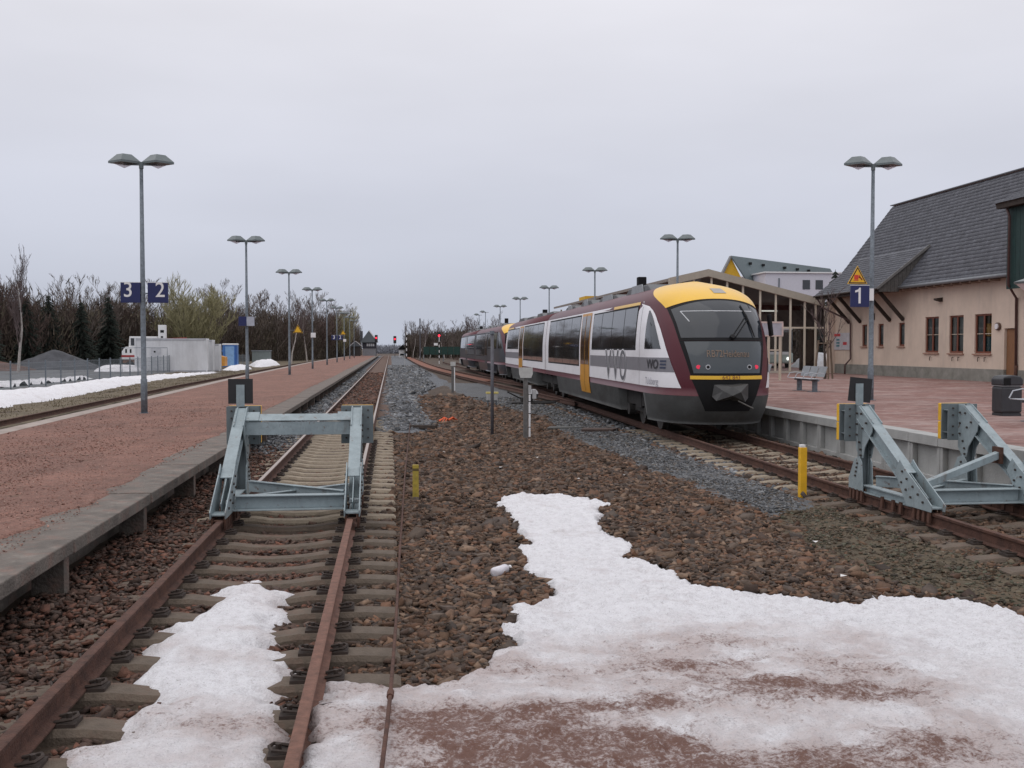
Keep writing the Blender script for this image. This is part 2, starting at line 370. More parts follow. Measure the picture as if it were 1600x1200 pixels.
# ------------------------------------------------------------------ snow
SNOW_A = [(1.61,14.97),(1.86,15.47),(2.49,15.26),(2.9,14.95),(3.14,14.29),(2.85,13.86),(2.84,13.42),(2.61,12.79),(2.55,12.16),(2.69,11.52),(2.69,11.07),(2.43,10.65),(2.64,10.36),(2.76,9.83),(2.85,9.27),(3.13,8.98),(3.54,8.81),(3.77,8.51),(4.03,8.43),(4.26,8.61),(4.77,8.6),(5.16,8.34),(5.22,7.88),(6.5,6.6),(7.5,2),(-.42,2),(-.41,4.57),(-.44,5.48),(-.45,6.72),(-.22,6.71),(.01,6.6),(.15,6.5),(.32,6.57),(.55,6.86),(.74,7.18),(.72,7.39),(.93,7.46),(.9,8.06),(1.02,8.28),(1.03,8.7),(1.3,8.75),(1.5,9.23),(1.41,9.9),(1.31,10.12),(1.41,10.5),(1.42,11.29),(1.59,11.46),(1.5,12.11),(1.59,13.06),(1.55,13.85),(1.49,14.55)]
SNOW_B = [(-1.29,9.73),(-.81,9.28),(-1.02,8.93),(-.83,8.65),(-.82,8.46),(-.99,8.37),(-.85,7.92),(-.97,7.73),(-.7,7.51),(-.67,7.4),(-.75,7.25),(-.64,7.09),(-.62,6.81),(-.69,6.65),(-.82,6.58),(-.68,6.44),(-.59,6.43),(-.6,6.15),(-.58,5.47),(-.59,5.19),(-.57,2),(-1.59,2),(-1.71,5.32),(-1.79,5.7),(-1.78,5.84),(-1.39,5.98),(-1.58,6.11),(-1.62,6.33),(-1.38,6.53),(-1.73,6.95),(-1.7,7.15),(-1.68,7.44),(-1.82,7.61),(-1.82,7.78),(-1.72,8.08),(-1.83,8.28),(-1.64,8.49),(-1.6,8.69),(-1.5,9.24),(-1.63,9.51),(-1.45,9.61)]
SNOWC = (.86, .86, .89)
def snow_mat(name, dirt):
    m = bpy.data.materials.new(name); m.use_nodes = True; t = m.node_tree; N = t.nodes.new; L = t.links.new; b = t.nodes['Principled BSDF']
    b.inputs['Roughness'].default_value = .55; b.inputs['Specular IOR Level'].default_value = .35
    c = N('ShaderNodeTexCoord')
    def noise(scale, d=6, r=.65, st=None):
        n = N('ShaderNodeTexNoise'); n.inputs['Scale'].default_value = scale; n.inputs['Detail'].default_value = d; n.inputs['Roughness'].default_value = r
        if st: mpn = N('ShaderNodeMapping'); mpn.inputs['Scale'].default_value = st; L(c.outputs['Object'], mpn.inputs[0]); L(mpn.outputs[0], n.inputs[0])
        else: L(c.outputs['Object'], n.inputs[0])
        return n.outputs[0]
    def mathn(op, a, bb):
        n = N('ShaderNodeMath'); n.operation = op
        for i, q in enumerate((a, bb)):
            if isinstance(q, (int, float)): n.inputs[i].default_value = q
            else: L(q, n.inputs[i])
        return n.outputs[0]
    def rng_(v, a, bb, c0, c1):
        n = N('ShaderNodeMapRange'); L(v, n.inputs[0])
        for i, q in zip((1, 2, 3, 4), (a, bb, c0, c1)): n.inputs[i].default_value = q
        return n.outputs[0]
    at = N('ShaderNodeAttribute'); at.attribute_name = 'tone'           # how trodden and sooty each stretch of the snow is
    sp = N('ShaderNodeSeparateColor'); L(at.outputs['Color'], sp.inputs[0])
    d = mathn('ADD', mathn('ADD', mathn('MULTIPLY', noise(52, 5, .7), .45), mathn('MULTIPLY', noise(19, 4, .6), .35)), mathn('MULTIPLY', noise(5, 4, .6), .20))
    thr = rng_(sp.outputs[0], 0, 1, .70, .38)
    mask = mathn('MULTIPLY', mathn('SUBTRACT', d, thr), 7.5)
    cl = N('ShaderNodeClamp'); L(mask, cl.inputs[0])
    m1 = N('ShaderNodeMix'); m1.data_type = 'RGBA'; m1.inputs[6].default_value = (*SNOWC, 1); m1.inputs[7].default_value = (.56, .50, .50, 1)
    L(rng_(noise(1.7, 6, .7), .54, .80, 0, 1), m1.inputs[0])
    mt = N('ShaderNodeMix'); mt.data_type = 'RGBA'; L(m1.outputs[2], mt.inputs[6]); mt.inputs[7].default_value = (.50, .40, .375, 1)      # soaked-in red dirt
    L(rng_(mathn('MULTIPLY', sp.outputs[0], rng_(noise(3.2, 5, .65), .3, .65, .4, 1.3)), .16, .62, 0, .75), mt.inputs[0])
    mg = N('ShaderNodeMix'); mg.data_type = 'RGBA'; L(mt.outputs[2], mg.inputs[6]); mg.inputs[7].default_value = (.50, .475, .49, 1)      # shade of tiny pits painted in as grey, with dirty melt grain
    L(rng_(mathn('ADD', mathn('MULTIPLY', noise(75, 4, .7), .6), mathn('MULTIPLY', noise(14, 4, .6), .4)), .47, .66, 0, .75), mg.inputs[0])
    m2 = N('ShaderNodeMix'); m2.data_type = 'RGBA'; L(mg.outputs[2], m2.inputs[6])
    rr_ = N('ShaderNodeValToRGB'); rr_.color_ramp.elements[0].color = (.13, .052, .036, 1); rr_.color_ramp.elements[1].color = (.23, .135, .105, 1); L(noise(11), rr_.inputs[0]); L(rr_.outputs[0], m2.inputs[7])
    L(mathn('MULTIPLY', cl.outputs[0], dirt), m2.inputs[0])
    sp2 = rng_(noise(80, 3, .6), .635, .72, 0, .75)                        # soot specks
    m3 = N('ShaderNodeMix'); m3.data_type = 'RGBA'; L(m2.outputs[2], m3.inputs[6]); m3.inputs[7].default_value = (.12, .09, .08, 1); L(sp2, m3.inputs[0])
    L(m3.outputs[2], b.inputs['Base Color'])
    bp = N('ShaderNodeBump'); bp.inputs['Strength'].default_value = .9; bp.inputs['Distance'].default_value = .03
    L(mathn('ADD', noise(48, 5, .7), noise(16, 5, .6)), bp.inputs['Height']); L(bp.outputs[0], b.inputs['Normal'])
    return m
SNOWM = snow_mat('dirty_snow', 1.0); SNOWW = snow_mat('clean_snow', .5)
def snow(name, poly, zbase, thick, res, mat, label, dirtf, rag=.05, ramp_=.22, rough=1.):
    P = np.asarray(poly); x0, y0 = P.min(0) - .15; x1, y1 = P.max(0) + .15
    X, Y = np.meshgrid(np.arange(x0, x1, res), np.arange(y0, y1, res * 1.15)); sh = X.shape; x = X.ravel(); y = Y.ravel()
    s = sdist(np.stack([x, y], 1), poly) + rag * ((NZ[3](x*9, y*9) - .5) + .6*(NZ[4](x*23, y*23) - .5))
    z = zbase(x, y) - .05 + (thick + .05) * np.sqrt(smooth01((s + .03) / ramp_)) \
        + rough * smooth01((s+.03)/.1) * (.02*(NZ[0](x*2.2, y*2.2)-.5) + .022*(NZ[1](x*7, y*7)-.5) + .016*(NZ[5](x*15, y*15)-.5) + .012*(NZ[2](x*31, y*31)-.5))
    z -= .2 * smooth01(-(s+.03) / .08)
    idx = np.arange(x.size).reshape(sh); F = np.stack([idx[:-1, :-1], idx[:-1, 1:], idx[1:, 1:], idx[1:, :-1]], -1).reshape(-1, 4)
    F = F[(s[F] > -.1).any(1)]; u, inv = np.unique(F, return_inverse=True)
    tone = np.clip(dirtf(x[u], y[u]), 0, 1); 
    o = link(name, nmesh(name, np.stack([x[u], y[u], z[u]], 1), inv.reshape(F.shape), mat, True, np.stack([tone]*3, 1)))
    return tag(o, label, 'snow', kind='stuff')
def dirtA(x, y):
    n = NZ[1](x*.9+5, y*1.3) * .6 + NZ[4](x*2.5, y*3.2) * .4
    streak = NZ[5](x*1.8 + y*.5, y*3.2)*.6 + NZ[3](x*5, y*7)*.4
    bare = np.exp(-(((x-.66)/.62)**2 + ((y-5.46+.10*x)/.60)**4))                    # the trodden red patch in front
    bare2 = np.exp(-(((x-2.0)/1.1)**2 + ((y-5.2)/.62)**2)) * .42 + np.exp(-(((x-2.6)/1.1)**2 + ((y-6.9)/1.2)**2)) * .26
    wide = smooth01((8.3-y)/1.6)*smooth01((y-3)/1) * smooth01((4.6-x)/1.5)
    return .08 + bare*(.52 + .85*streak) + bare2*(.45 + 1.2*n*streak*2) + wide*(.20 + .95*(n*.55+streak*.45 - .30))
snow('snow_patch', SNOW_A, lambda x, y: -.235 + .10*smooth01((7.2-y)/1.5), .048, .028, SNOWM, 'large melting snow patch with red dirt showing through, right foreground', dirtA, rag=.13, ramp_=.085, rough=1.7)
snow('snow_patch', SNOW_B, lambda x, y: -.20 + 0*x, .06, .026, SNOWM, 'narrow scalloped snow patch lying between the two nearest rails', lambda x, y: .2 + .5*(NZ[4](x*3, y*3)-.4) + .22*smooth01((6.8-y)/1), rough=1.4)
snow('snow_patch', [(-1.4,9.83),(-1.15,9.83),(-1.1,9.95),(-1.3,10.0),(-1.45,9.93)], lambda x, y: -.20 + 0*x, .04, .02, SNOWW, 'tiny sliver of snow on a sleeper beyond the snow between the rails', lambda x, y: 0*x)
gzf = lambda x, y: ground_z(x, y)
snow('snow_bank', [(-14.6,28),(-14.3,40),(-14.5,48),(-15.3,60),(-15.9,75),(-15.5,92),(-15.4,98),(-16.2,95),(-17.2,82),(-18.2,66),(-17.5,52),(-18,42),(-18,28)], gzf, .42, .28, SNOWW, 'long snow bank running along the foot of the wire fence', lambda x, y: .05+0*x, .3, 1.6, 3)
snow('snow_bank', [(-15.0,103),(-14.7,112),(-15.6,118),(-17.2,112),(-16.8,105)], gzf, .55, .3, SNOWW, 'short rounded snow heap past the end of the long snow bank', lambda x, y: 0*x, .3, 1.5, 3)
snow('snow_bank', [(-25.5,92),(-23.5,90.5),(-21.5,91),(-21.4,93),(-23,95),(-25,95)], gzf, .55, .2, SNOWW, 'low snow heap in front of the white site containers', lambda x, y: 0*x, .3, 1.0, 2)
snow('snow_bank', [(-21,56),(-19.6,54),(-19.5,72),(-20.3,70)], gzf, .3, .3, SNOWW, 'broken snow remains behind the fence posts at the yard edge', lambda x, y: .15+0*x, .7, .8, 3)
snow('snow_bank', [(-17.5,130),(-15.5,120),(-14.6,126),(-14.6,140),(-17,142)], gzf, .8, .35, SNOWW, 'far snow heap beside the blue toilet cabin', lambda x, y: 0*x, .3, 1.5, 3)

# ------------------------------------------------------------------ ballast stones
STONE = M('ballast_stone', (.86, .86, .86), .92, var=.22, vs=22, bump=.5, bs=70, attr='tone')
BROWN = .80*np.array([1.0, .88, .775])*np.array([(.150,.098,.070),(.108,.078,.060),(.185,.125,.090),(.088,.074,.068),(.165,.098,.066),(.125,.105,.092),(.20,.15,.115),(.078,.056,.046)])
GREY = .82*np.array([(.14,.15,.165),(.20,.21,.225),(.09,.095,.105),(.26,.27,.285),(.12,.125,.13),(.16,.15,.14)])
RED = .74*np.array([1.03, .88, .78])*np.array([(.16,.085,.062),(.13,.082,.066),(.19,.10,.075),(.10,.07,.058),(.15,.115,.10),(.085,.062,.055)])
def stones(name, xyz, size, pal, label, parent=None):
    n = len(xyz); c = np.array([(sx, sy, sz) for sz in (-1, 1) for sx, sy in ((-1,-1),(1,-1),(1,1),(-1,1))]) * .5
    V = c[None] + rng.uniform(-.24, .24, (n, 8, 3))
    V *= (np.array([1.25, .85, .40]) * rng.uniform(.7, 1.3, (n, 3)))[:, None] * size[:, None, None]
    a = rng.uniform(0, 6.283, n); tl = rng.normal(0, .30, n); t2_ = rng.normal(0, .30, n)
    def rot(V, ax, ang):
        i, j = [(1, 2), (0, 2), (0, 1)][ax]; co_, si = np.cos(ang)[:, None], np.sin(ang)[:, None]
        p, q = V[:, :, i].copy(), V[:, :, j].copy(); V[:, :, i] = p*co_ - q*si; V[:, :, j] = p*si + q*co_
    rot(V, 0, tl); rot(V, 1, t2_); rot(V, 2, a); V += xyz[:, None]
    q = np.array([(0,3,2,1),(4,5,6,7),(0,1,5,4),(1,2,6,5),(2,3,7,6),(3,0,4,7)])
    F = (np.arange(n)[:, None, None] * 8 + q[None]).reshape(-1, 4)
    tone = pal[rng.integers(0, len(pal), n)] * rng.uniform(.65, 1.75, (n, 1))
    return tag(link(name, nmesh(name, V.reshape(-1, 3), F, STONE, False, np.repeat(tone, 8, 0)), parent), label, 'ballast', kind='stuff')
def scatter(dens, x0, x1, y0, y1):
    n = int(dens * (x1-x0) * (y1-y0)); return np.stack([rng.uniform(x0, x1, n), rng.uniform(y0, y1, n)], 1)
bands = [(4.5, 8, 1150, .038), (8, 11, 1000, .040), (11, 15, 740, .043), (15, 20, 620, .044), (20, 27, 420, .051), (27, 36, 210, .064), (36, 48, 60, .10)]
DVERGE = [(6.3,14.3),(5.2,13.4),(4.9,11.8),(4.6,10.2),(4.9,8.8),(5.6,7.9),(8.8,5),(9,14.3)]
P, Z, Q = [], [], []
for y0, y1, d, s in bands:
    p = scatter(d, -.3, 6.3, y0, y1)
    wob = .25*(NZ[2](p[:, 0]*1.5, p[:, 1]*1.5) - .5)
    k = (sdist(p, SNOW_A) < -.02) | ((p[:, 1] > 8) & (rng.random(len(p)) < .0))
    k &= (sdist(p, PATH) + wob < .05) | (rng.random(len(p)) < .012)
    k &= (sdist(p, DVERGE) + 2*wob < .1) | (rng.random(len(p)) < .06)
    k &= ~((p[:, 0] < .08) & (p[:, 1] < 31) & (np.abs(((p[:, 1]-S0+SP/2) % SP) - SP/2) < .13))
    k &= ~((p[:, 1] > 27) & (p[:, 0] < 1.0 + .6*wob))
    p = p[k]; P.append(p); Q.append(s * rng.lognormal(-.05, .40, len(p)))
    hill = .09*smooth01((p[:, 0]-.3)/1.2)*smooth01((4.9-p[:, 0])/1.2)*smooth01((26-p[:, 1])/10) + .05*(NZ[1](p[:, 0]*1.1, p[:, 1]*.9)-.4)
    Z.append(-.245 + np.maximum(hill, 0)*.3 + rng.uniform(-.008, .026, len(p)))
P = np.concatenate(P); stones('ballast', np.column_stack([P, np.concatenate(Z)]), np.concatenate(Q), BROWN, 'brown ballast stones covering the ground between the two tracks')
P, Z, Q = [], [], []
for y0, y1, d, s in bands[:6]:
    p = scatter(d*.66, -3.2, -.35, y0, y1)
    ins = np.abs(((p[:, 1]-S0+SP/2) % SP) - SP/2) < .125
    left = p[:, 0] < T2 - .83
    k = (~ins | (left & (rng.random(len(p)) < .8))) & (np.abs(np.abs(p[:, 0]-T2) - .752) > .075) & (sdist(p, SNOW_B) < .0)
    k &= ~((p[:, 0] < -3.15)) & ~((p[:, 1] > 33) & ~left)
    p = p[k]; left = left[k]; P.append(p); Q.append(s * .92 * rng.lognormal(0, .28, len(p)))
    Z.append(np.where(left, -.195 + .03*(NZ[1](p[:, 0]*2, p[:, 1]*2)-.5), np.where(p[:, 1] > 12.5, -.285, -.255)) + rng.uniform(-.01, .03, len(p)))
P = np.concatenate(P); Z = np.concatenate(Z); Q = np.concatenate(Q); far = P[:, 1] > 21 + 3*rng.random(len(P))
far &= P[:, 0] < -2.0
p = np.concatenate([scatter(110, -2.0, -.48, 33, 50), scatter(50, -2.0, -.48, 50, 90)]); p = p[np.abs(np.abs(p[:, 0]-T2)-.752) > .08]
stones('ballast', np.column_stack([p, -.15 + rng.uniform(-.02, .02, len(p))]), .085*rng.lognormal(0, .3, len(p)), RED, 'rusty brown ballast filling the dead-end track beyond the bright sleepers')
p = np.concatenate([scatter(90, -2.95, -2.1, 36, 60), scatter(40, -2.95, -2.1, 60, 100)])
stones('ballast', np.column_stack([p, -.2 + rng.uniform(-.02, .02, len(p))]), .09*rng.lognormal(0, .3, len(p)), GREY, 'grey ballast along the far part of the island platform edge')
stones('ballast', np.column_stack([P, Z])[~far], Q[~far], RED, 'reddish ballast stones in the dead-end track between sleepers and platform')
stones('ballast', np.column_stack([P, Z])[far], Q[far], GREY, 'grey ballast stones beside the island platform edge')
p = np.concatenate([scatter(330, -.4, 1.4, 27, 34), scatter(220, -.4, 1.6, 34, 48), scatter(110, -.4, 2.6, 48, 80), scatter(45, -.4, 3.2, 80, 130)])
k = sdist(p, [(-.35,26.8),(1.3,29.2),(1.1,37),(1.2,47),(2.2,57),(3.4,66),(3.3,131),(-.35,131)]) > .25*(NZ[2](p[:, 0]*2, p[:, 1]*2)-.4); p = p[k]
stones('ballast', np.column_stack([p, -.22 + rng.uniform(-.02, .03, len(p))]), .07*rng.lognormal(0, .3, len(p))*np.where(p[:, 1] > 80, 2.0, np.where(p[:, 1] > 40, 1.45, 1)), GREY, 'grey ballast stones in a strip right of the dead-end track')
p = np.concatenate([scatter(420, 5.75, 8.85, 8, 18), scatter(240, 5.6, 9.1, 18, 26), scatter(110, 5.6, 6.8, 26, 42)])
rel = p[:, 0] - T1(p[:, 1]); insl = (np.abs(((p[:, 1]-8.2+.31) % .62) - .31) < .12) & (np.abs(rel) < 1.2)
k = ~insl & (np.abs(np.abs(rel)-.752) > .075) & ((rel > -1.25 - .5*smooth01((p[:, 1]-13)/6)*NZ[3](p[:, 0]*3, p[:, 1]*3)) ) & (rel < 1.6); p = p[k]; rel = rel[k]
gr = (p[:, 1] > 17 + rng.normal(0, 1.2, len(p))) & (rel < -.8)
zz = -.235 + rng.uniform(-.01, .03, len(p)); sz = .058*rng.lognormal(0, .28, len(p))*np.where(p[:, 1] > 24, 1.35, 1)
stones('ballast', np.column_stack([p, zz])[~gr], sz[~gr], BROWN, 'brown ballast stones between the sleepers of the station track')
stones('ballast', np.column_stack([p, zz])[gr], sz[gr], GREY, 'pale grey ballast stones along the shoulder of the station track')

# loose grit on the path and on the dirt verge
GRIT = .9*np.array([(.11,.115,.122),(.16,.165,.172),(.07,.073,.078),(.20,.205,.21),(.12,.105,.09)])
p = np.concatenate([scatter(700, 4.6, 6.3, 13, 20), scatter(380, 4.4, 6.3, 20, 30), scatter(150, 3.5, 6.2, 30, 46)]); p = p[sdist(p, PATH) > .04]
stones('path_grit', np.column_stack([p, -.205 + rng.uniform(-.006, .010, len(p))]), np.where(p[:, 1] > 30, .05, np.where(p[:, 1] > 20, .034, .026))*rng.lognormal(0, .3, len(p)), GRIT, 'loose grey grit covering the footpath beside the station track')
p = np.concatenate([scatter(520, 4.5, 8.8, 7.5, 14.4)]); p = p[sdist(p, DVERGE) > .0]; rel = np.abs(p[:, 0]-7.34); p = p[(rel > .85) & (rel < 4)]; p = p[p[:, 0] < 6.5]
stones('verge_grit', np.column_stack([p, -.213 + rng.uniform(-.006, .010, len(p))]), .021*rng.lognormal(0, .4, len(p)), .62*np.array([(.15,.12,.08),(.10,.082,.055),(.19,.16,.12),(.16,.10,.06),(.12,.12,.08)]), 'loose brown grit on the dirt before the right buffer stop')

# ------------------------------------------------------------------ island platform (left)
PZ = .29
isl = tag(empty('platform'), kind='structure')
REDG = M('red_grit', (.24, .122, .092), .97, var=.25, vs=1.1, bump=1, bs=60, stain=[((.12, .066, .052), .9, .45, .68, .75, (1, .6, 1)), ((.27, .14, .105), 4.5, .5, .66, .6), ((.10, .055, .042), 6.5, .52, .66, .65), ((.29, .165, .13), 14, .5, .64, .65), ((.085, .046, .036), 34, .52, .62, .8), ((.34, .24, .20), 70, .58, .68, .65), ((.13, .095, .055), 1.7, .58, .72, .6)])
def strip(name, ys, xl, xr, z0, z1, mat, parent):
    b = MB(); pr_ = []
    for y in ys: pr_.append([(xl(y), y, z0), (xr(y), y, z0), (xr(y), y, z1), (xl(y), y, z1)])
    for q in pr_: b.v += q
    for i in range(len(ys)-1):
        for j in range(4): a = i*4+j; c = i*4+(j+1) % 4; b.f.append((a, c, c+4, a+4))
    b.f.append((0, 3, 2, 1)); n = (len(ys)-1)*4; b.f.append((n, n+1, n+2, n+3))
    return b.build(name, mat, parent)
EX = -2.85                                        # platform edge
strip('grit_surface', [2] + list(np.arange(6, 262, 8)), lambda y: back_x(y) + .38, lambda y: EX - .55 - .22*NZ[2](y*.8, 3.1), -.3, PZ + .004, REDG, isl)
slab = MB().box(-.72, 0, .02, 2.98, -.13, 0).mesh('edge_slab', EDGEC)
post = MB().box(-.34, -.06, -.075, .075, -.5, -.1305).mesh('support_post', EDGEC)
JOINTS = [.62 + 3.0*k for k in range(-1, 30)]
for y in JOINTS:
    o = link('edge_slab', slab, isl, .012, (EX + random.uniform(-.006, .006), y, PZ + random.uniform(-.005, .004)))
    link('support_post', post, isl, 0, (EX + random.uniform(-.02, .02), y, PZ))
sheet('grit_cover', [(-4.6,3),(-3.30,3),(-3.18,7),(-3.28,8.2),(-3.52,9.2),(-3.50,11),(-3.30,12.2),(-3.48,14),(-3.60,17),(-3.50,22),(-3.6,30),(-3.6,60),(-4.6,60)], PZ+.012, REDG, .07, .13, 2.3, rel=.006, seed=3).parent = isl
MB().box(-.72, 0, 0, 262-JOINTS[-1]-3, -.13, 0).build('far_edge_slab', EDGEC, isl, loc=(EX, JOINTS[-1]+3, PZ))
strip('back_wall', [2, 262], lambda y: EX - .75, lambda y: EX - .5, -.5, PZ - .14, EDGEC, isl)
p = np.concatenate([scatter(620, -8.0, -3.2, 5.5, 12), scatter(260, -8.2, -3.3, 12, 20), scatter(120, -8.6, -3.4, 20, 38)]); p = p[rng.random(len(p)) < np.clip((38-p[:, 1])/16, 0, 1) * (.35 + .9*NZ[4](p[:, 0]*.8, p[:, 1]*.5))]
p = p[(p[:, 0] > np.interp(p[:, 1], [q[1] for q in PB], [q[0] for q in PB]) + .5) & ((p[:, 0] < -3.62) | (rng.random(len(p)) < .45))]
stones('platform_grit', np.column_stack([p, PZ + .012 + rng.uniform(-.003, .004, len(p))]), np.interp(p[:, 1], [6, 12, 20, 38], [.008, .0095, .011, .013])*rng.lognormal(0, .35, len(p)), np.array([(.26,.125,.092),(.22,.105,.078),(.29,.155,.12),(.18,.095,.073),(.31,.21,.17)]), 'loose red grit on the island platform surface')
bslab = M('back_edge_concrete', (.33, .28, .25), .9, var=.2, vs=2, bump=.4, bs=30, stain=[((.2, .15, .12), 1.4, .5, .7, .6)])
ys = list(np.arange(4, 262, 2.5))
for a, b_ in zip(ys[:40], ys[1:41]):
    strip('back_slab', [a, b_ - .02], lambda y: back_x(y), lambda y: back_x(y) + .42, -.35, PZ + .01, bslab, isl)
strip('far_back_slab', ys[40:], lambda y: back_x(y), lambda y: back_x(y) + .42, -.35, PZ + .01, bslab, isl)

# ------------------------------------------------------------------ station platform (right)
ZP = .55
sta = tag(empty('platform'), kind='structure')
BRICK = M('red_pavers', (.205, .105, .088), .9, var=.25, vs=1.3, bump=.4, bs=40, stretch=(.8, 1.2, 1), stain=[((.40, .32, .295), .9, .47, .66, .6, (.6, .9, 1)), ((.43, .35, .325), 4.0, .53, .66, .6, (.7, 1.2, 1)), ((.12, .058, .048), 3, .5, .7, .6, (.4, 1.5, 1))])
def pav():
    b = MB(); ys = [4, 8, 12, 16, 20, 24, 30, 40, 50, 64, 150]
    b.v = [q for y in ys for q in ((float(T1(y)) + 1.98, y, ZP), (60, y, ZP), (60, y, -.3), (float(T1(y)) + 1.98, y, -.3))]
    for i in range(len(ys)-1): a = i*4; b.f += [(a, a+1, a+5, a+4), (a+3, a, a+4, a+7)]
    b.f.append((0, 3, 2, 1)); return b
pav().build('paved_surface', BRICK, sta)
def edge_mesh():
    b = MB().box(0, .34, .006, .994, -.17, 0)                 # coping
    b.box(.14, .34, .006, .994, -.85, -.1705)                 # recessed back
    b.box(.04, .1395, .006, .09, -.85, -.1705).box(.04, .1395, .91, .994, -.85, -.1705).box(.04, .1395, .0905, .9095, -.85, -.68)
    return b.mesh('edge_panel', WALLC)
EM = edge_mesh()
for k in range(46):
    y = 6 + k; x = float(T1(y)) + 1.65; dx = float(T1(y+1) - T1(y))
    link('edge_panel', EM, sta, .008, (x, y, ZP + .003 + random.uniform(-.002, .002)), -math.atan(dx))
strip('far_edge', [52, 64, 150], lambda y: float(T1(y)) + 1.65, lambda y: float(T1(y)) + 1.98, -.3, ZP + .003, WALLC, sta)

# ------------------------------------------------------------------ buffer stops
CLAMP = MB().box(-.0125, .0125, -.03, .03, -.12, .03).mesh('rail_clamp', RUST)
def make_buffer(loc, label, board_tilt=0):
    t = empty('buffer_stop', loc, label=label, cat='buffer stop', group='buffer stops')
    P3 = lambda x, pts: [(x, y, z) for y, z in pts]
    for s in (-1, 1):
        x = s*.775
        a, b_ = Vector((x, 2.02, 1.20)), Vector((x, .16, .12)); d = (b_-a).normalized(); n = Vector((0, d.z, -d.y)); n = n if n.z > 0 else -n
        st = MB().beam(a, a + (b_-a)*.72, .15, .014, n)
        st.beam(a - n*.10, b_ - n*.10 - d*.1, .014, .19, n).beam(a - n*.2, a + (b_-a)*.8 - n*.2, .13, .014, n)
        st.build('inclined_strut', BUFP, t, bevel=.003)
        low = MB()                                             # pair of side plates on the lower strut
        for k in (-1, 1):
            low.prism(P3(x + k*.088 - .007, [(.02,.02),(.62,.02),(.92,.42),(.80,.585),(.66,.48),(.10,.165),(.0,.10)]), (.014, 0, 0))
        low.beam((x, .06, .06), (x, .3, .06), .16, .02)
        low.build('strut_plate', BUFP, t, bevel=.003)
        MB().prism(P3(x + s*.055, [(1.62,1.0),(2.0,1.22),(2.14,1.22),(2.14,.60),(2.02,.48),(1.92,.48),(1.88,.62),(1.66,.86)]), (.014, 0, 0)).build('gusset_plate', BUFP, t, bevel=.003)
        MB().prism(P3(x - s*.069, [(1.62,1.0),(2.0,1.22),(2.14,1.22),(2.14,.60),(2.02,.48),(1.92,.48),(1.88,.62),(1.66,.86)]), (.014, 0, 0)).build('gusset_plate', BUFP, t, bevel=.003)
        po = MB().beam((x-.05, 2.03, .05), (x-.05, 2.0, .95), .014, .13, (0, 1, 0)).beam((x+.05, 2.03, .05), (x+.05, 2.0, .95), .014, .13, (0, 1, 0)).beam((x, 2.02, .05), (x, 2.0, .95), .09, .014, (0, 1, 0))
        po.build('post', BUFD, t)
        for k in (-1, 1):
            MB().prism(P3(x + k*.074 - .007, [(1.86,.02),(2.3,.02),(2.3,.17),(2.12,.46),(1.98,.5),(1.9,.42)]), (.014, 0, 0)).build('foot_plate', BUFP, t, bevel=.003)
        MB().box(x-.06, x+.06, .55, 1.9, .10, .115).box(x-.007, x+.007, .55, 1.9, .02, .0995).box(x-.06, x+.06, .55, 1.9, .004, .0195).build('base_beam', BUFP, t)
        for y in (.1, .22, .34, .46, .8, 1.0, 1.3, 1.9, 2.02, 2.14, 2.24):
            for k in (-1, 1): link('rail_clamp', CLAMP, t, 0, (x + k*.0725, y, 0))
        MB().box(x-.045, x+.045, .0, 2.32, .0005, .0035).build('rail_pad', RUST, t)
        hd = MB().box(x-.22, x+.22, 2.14, 2.16, .70, 1.22)
        for z in (.80, 1.12): hd.box(x-.2, x+.2, 2.16, 2.31, z, z+.014)
        for k in (-.1, .1): hd.box(x+k-.007, x+k+.007, 2.1605, 2.31, .8145, 1.1195)
        hd.build('head_plate', BUFD, t, bevel=.003)
        hb = MB().box(x-.22, x+.22, 2.31, 2.33, .70, 1.22).build('impact_plate', BUFD, t)
        for z0, z1 in ((.70, .955), (.965, 1.22)): MB().box(x-.22, x+.22, 2.3305, 2.42, z0, z1).build('impact_timber', YEL, t, bevel=.008)
        bo = MB()
        for (y, z) in ((.2,.12),(.32,.2),(.45,.28),(.6,.36),(.72,.44),(.5,.14),(.62,.22),(.74,.3),(1.8,.98),(1.95,1.1),(2.08,1.1),(2.08,.95),(1.9,.9),(2.08,.8),(2.0,.7),(1.96,.6),(1.95,.52),(2.02,.4),(2.04,.34),(2.06,.28),(2.08,.22)):
            for k in (-1, 1):
                xx = x + k*(.096 if y < 1 else .083 if z < .5 else (.07 if k*s > 0 else .072))
                bo.cyl((xx - k*.006, y, z), (xx + k*.016, y, z), .016, n=6)
        for kx in (-.15, .15):
            for z in (.78, .9, 1.06, 1.16): bo.cyl((x+kx, 2.14, z), (x+kx, 2.122, z), .013, n=6)
        tag(bo.build('bolts', BOLT, t), kind='stuff')
    cb = MB().beam((-.70, 1.86, 1.085), (.70, 1.86, 1.085), .16, .014, n).box(-.70, .70, 1.80, 1.812, .86, 1.03).beam((-.70, 1.86, .86), (.70, 1.86, .86), .12, .012)
    if not board_tilt: cb.build('cross_beam', BUFP, t, bevel=.003)
    for s in (-1, 1) if not board_tilt else (): MB().beam((s*.70, 1.86, 1.100), (s*.52, 1.86, 1.100), .20, .012, n).build('cross_beam_lug', BUFP, t)
    MB().box(-.66, .66, .62, .635, .05, .20).box(-.66, .66, .55, .70, .2005, .214).box(-.70, .70, .50, .74, .034, .0495).build('cross_beam', BUFP, t, bevel=.003)
    for s in (-1, 1):
        z = .10 if s < 0 else .16
        MB().beam((s*.66, .74, z), (-s*.66, 1.86, z), .012, .14).beam((s*.66, .74, z+.074), (-s*.66, 1.86, z+.074), .075, .012).build('diagonal_brace', BUFP, t, bevel=.002)
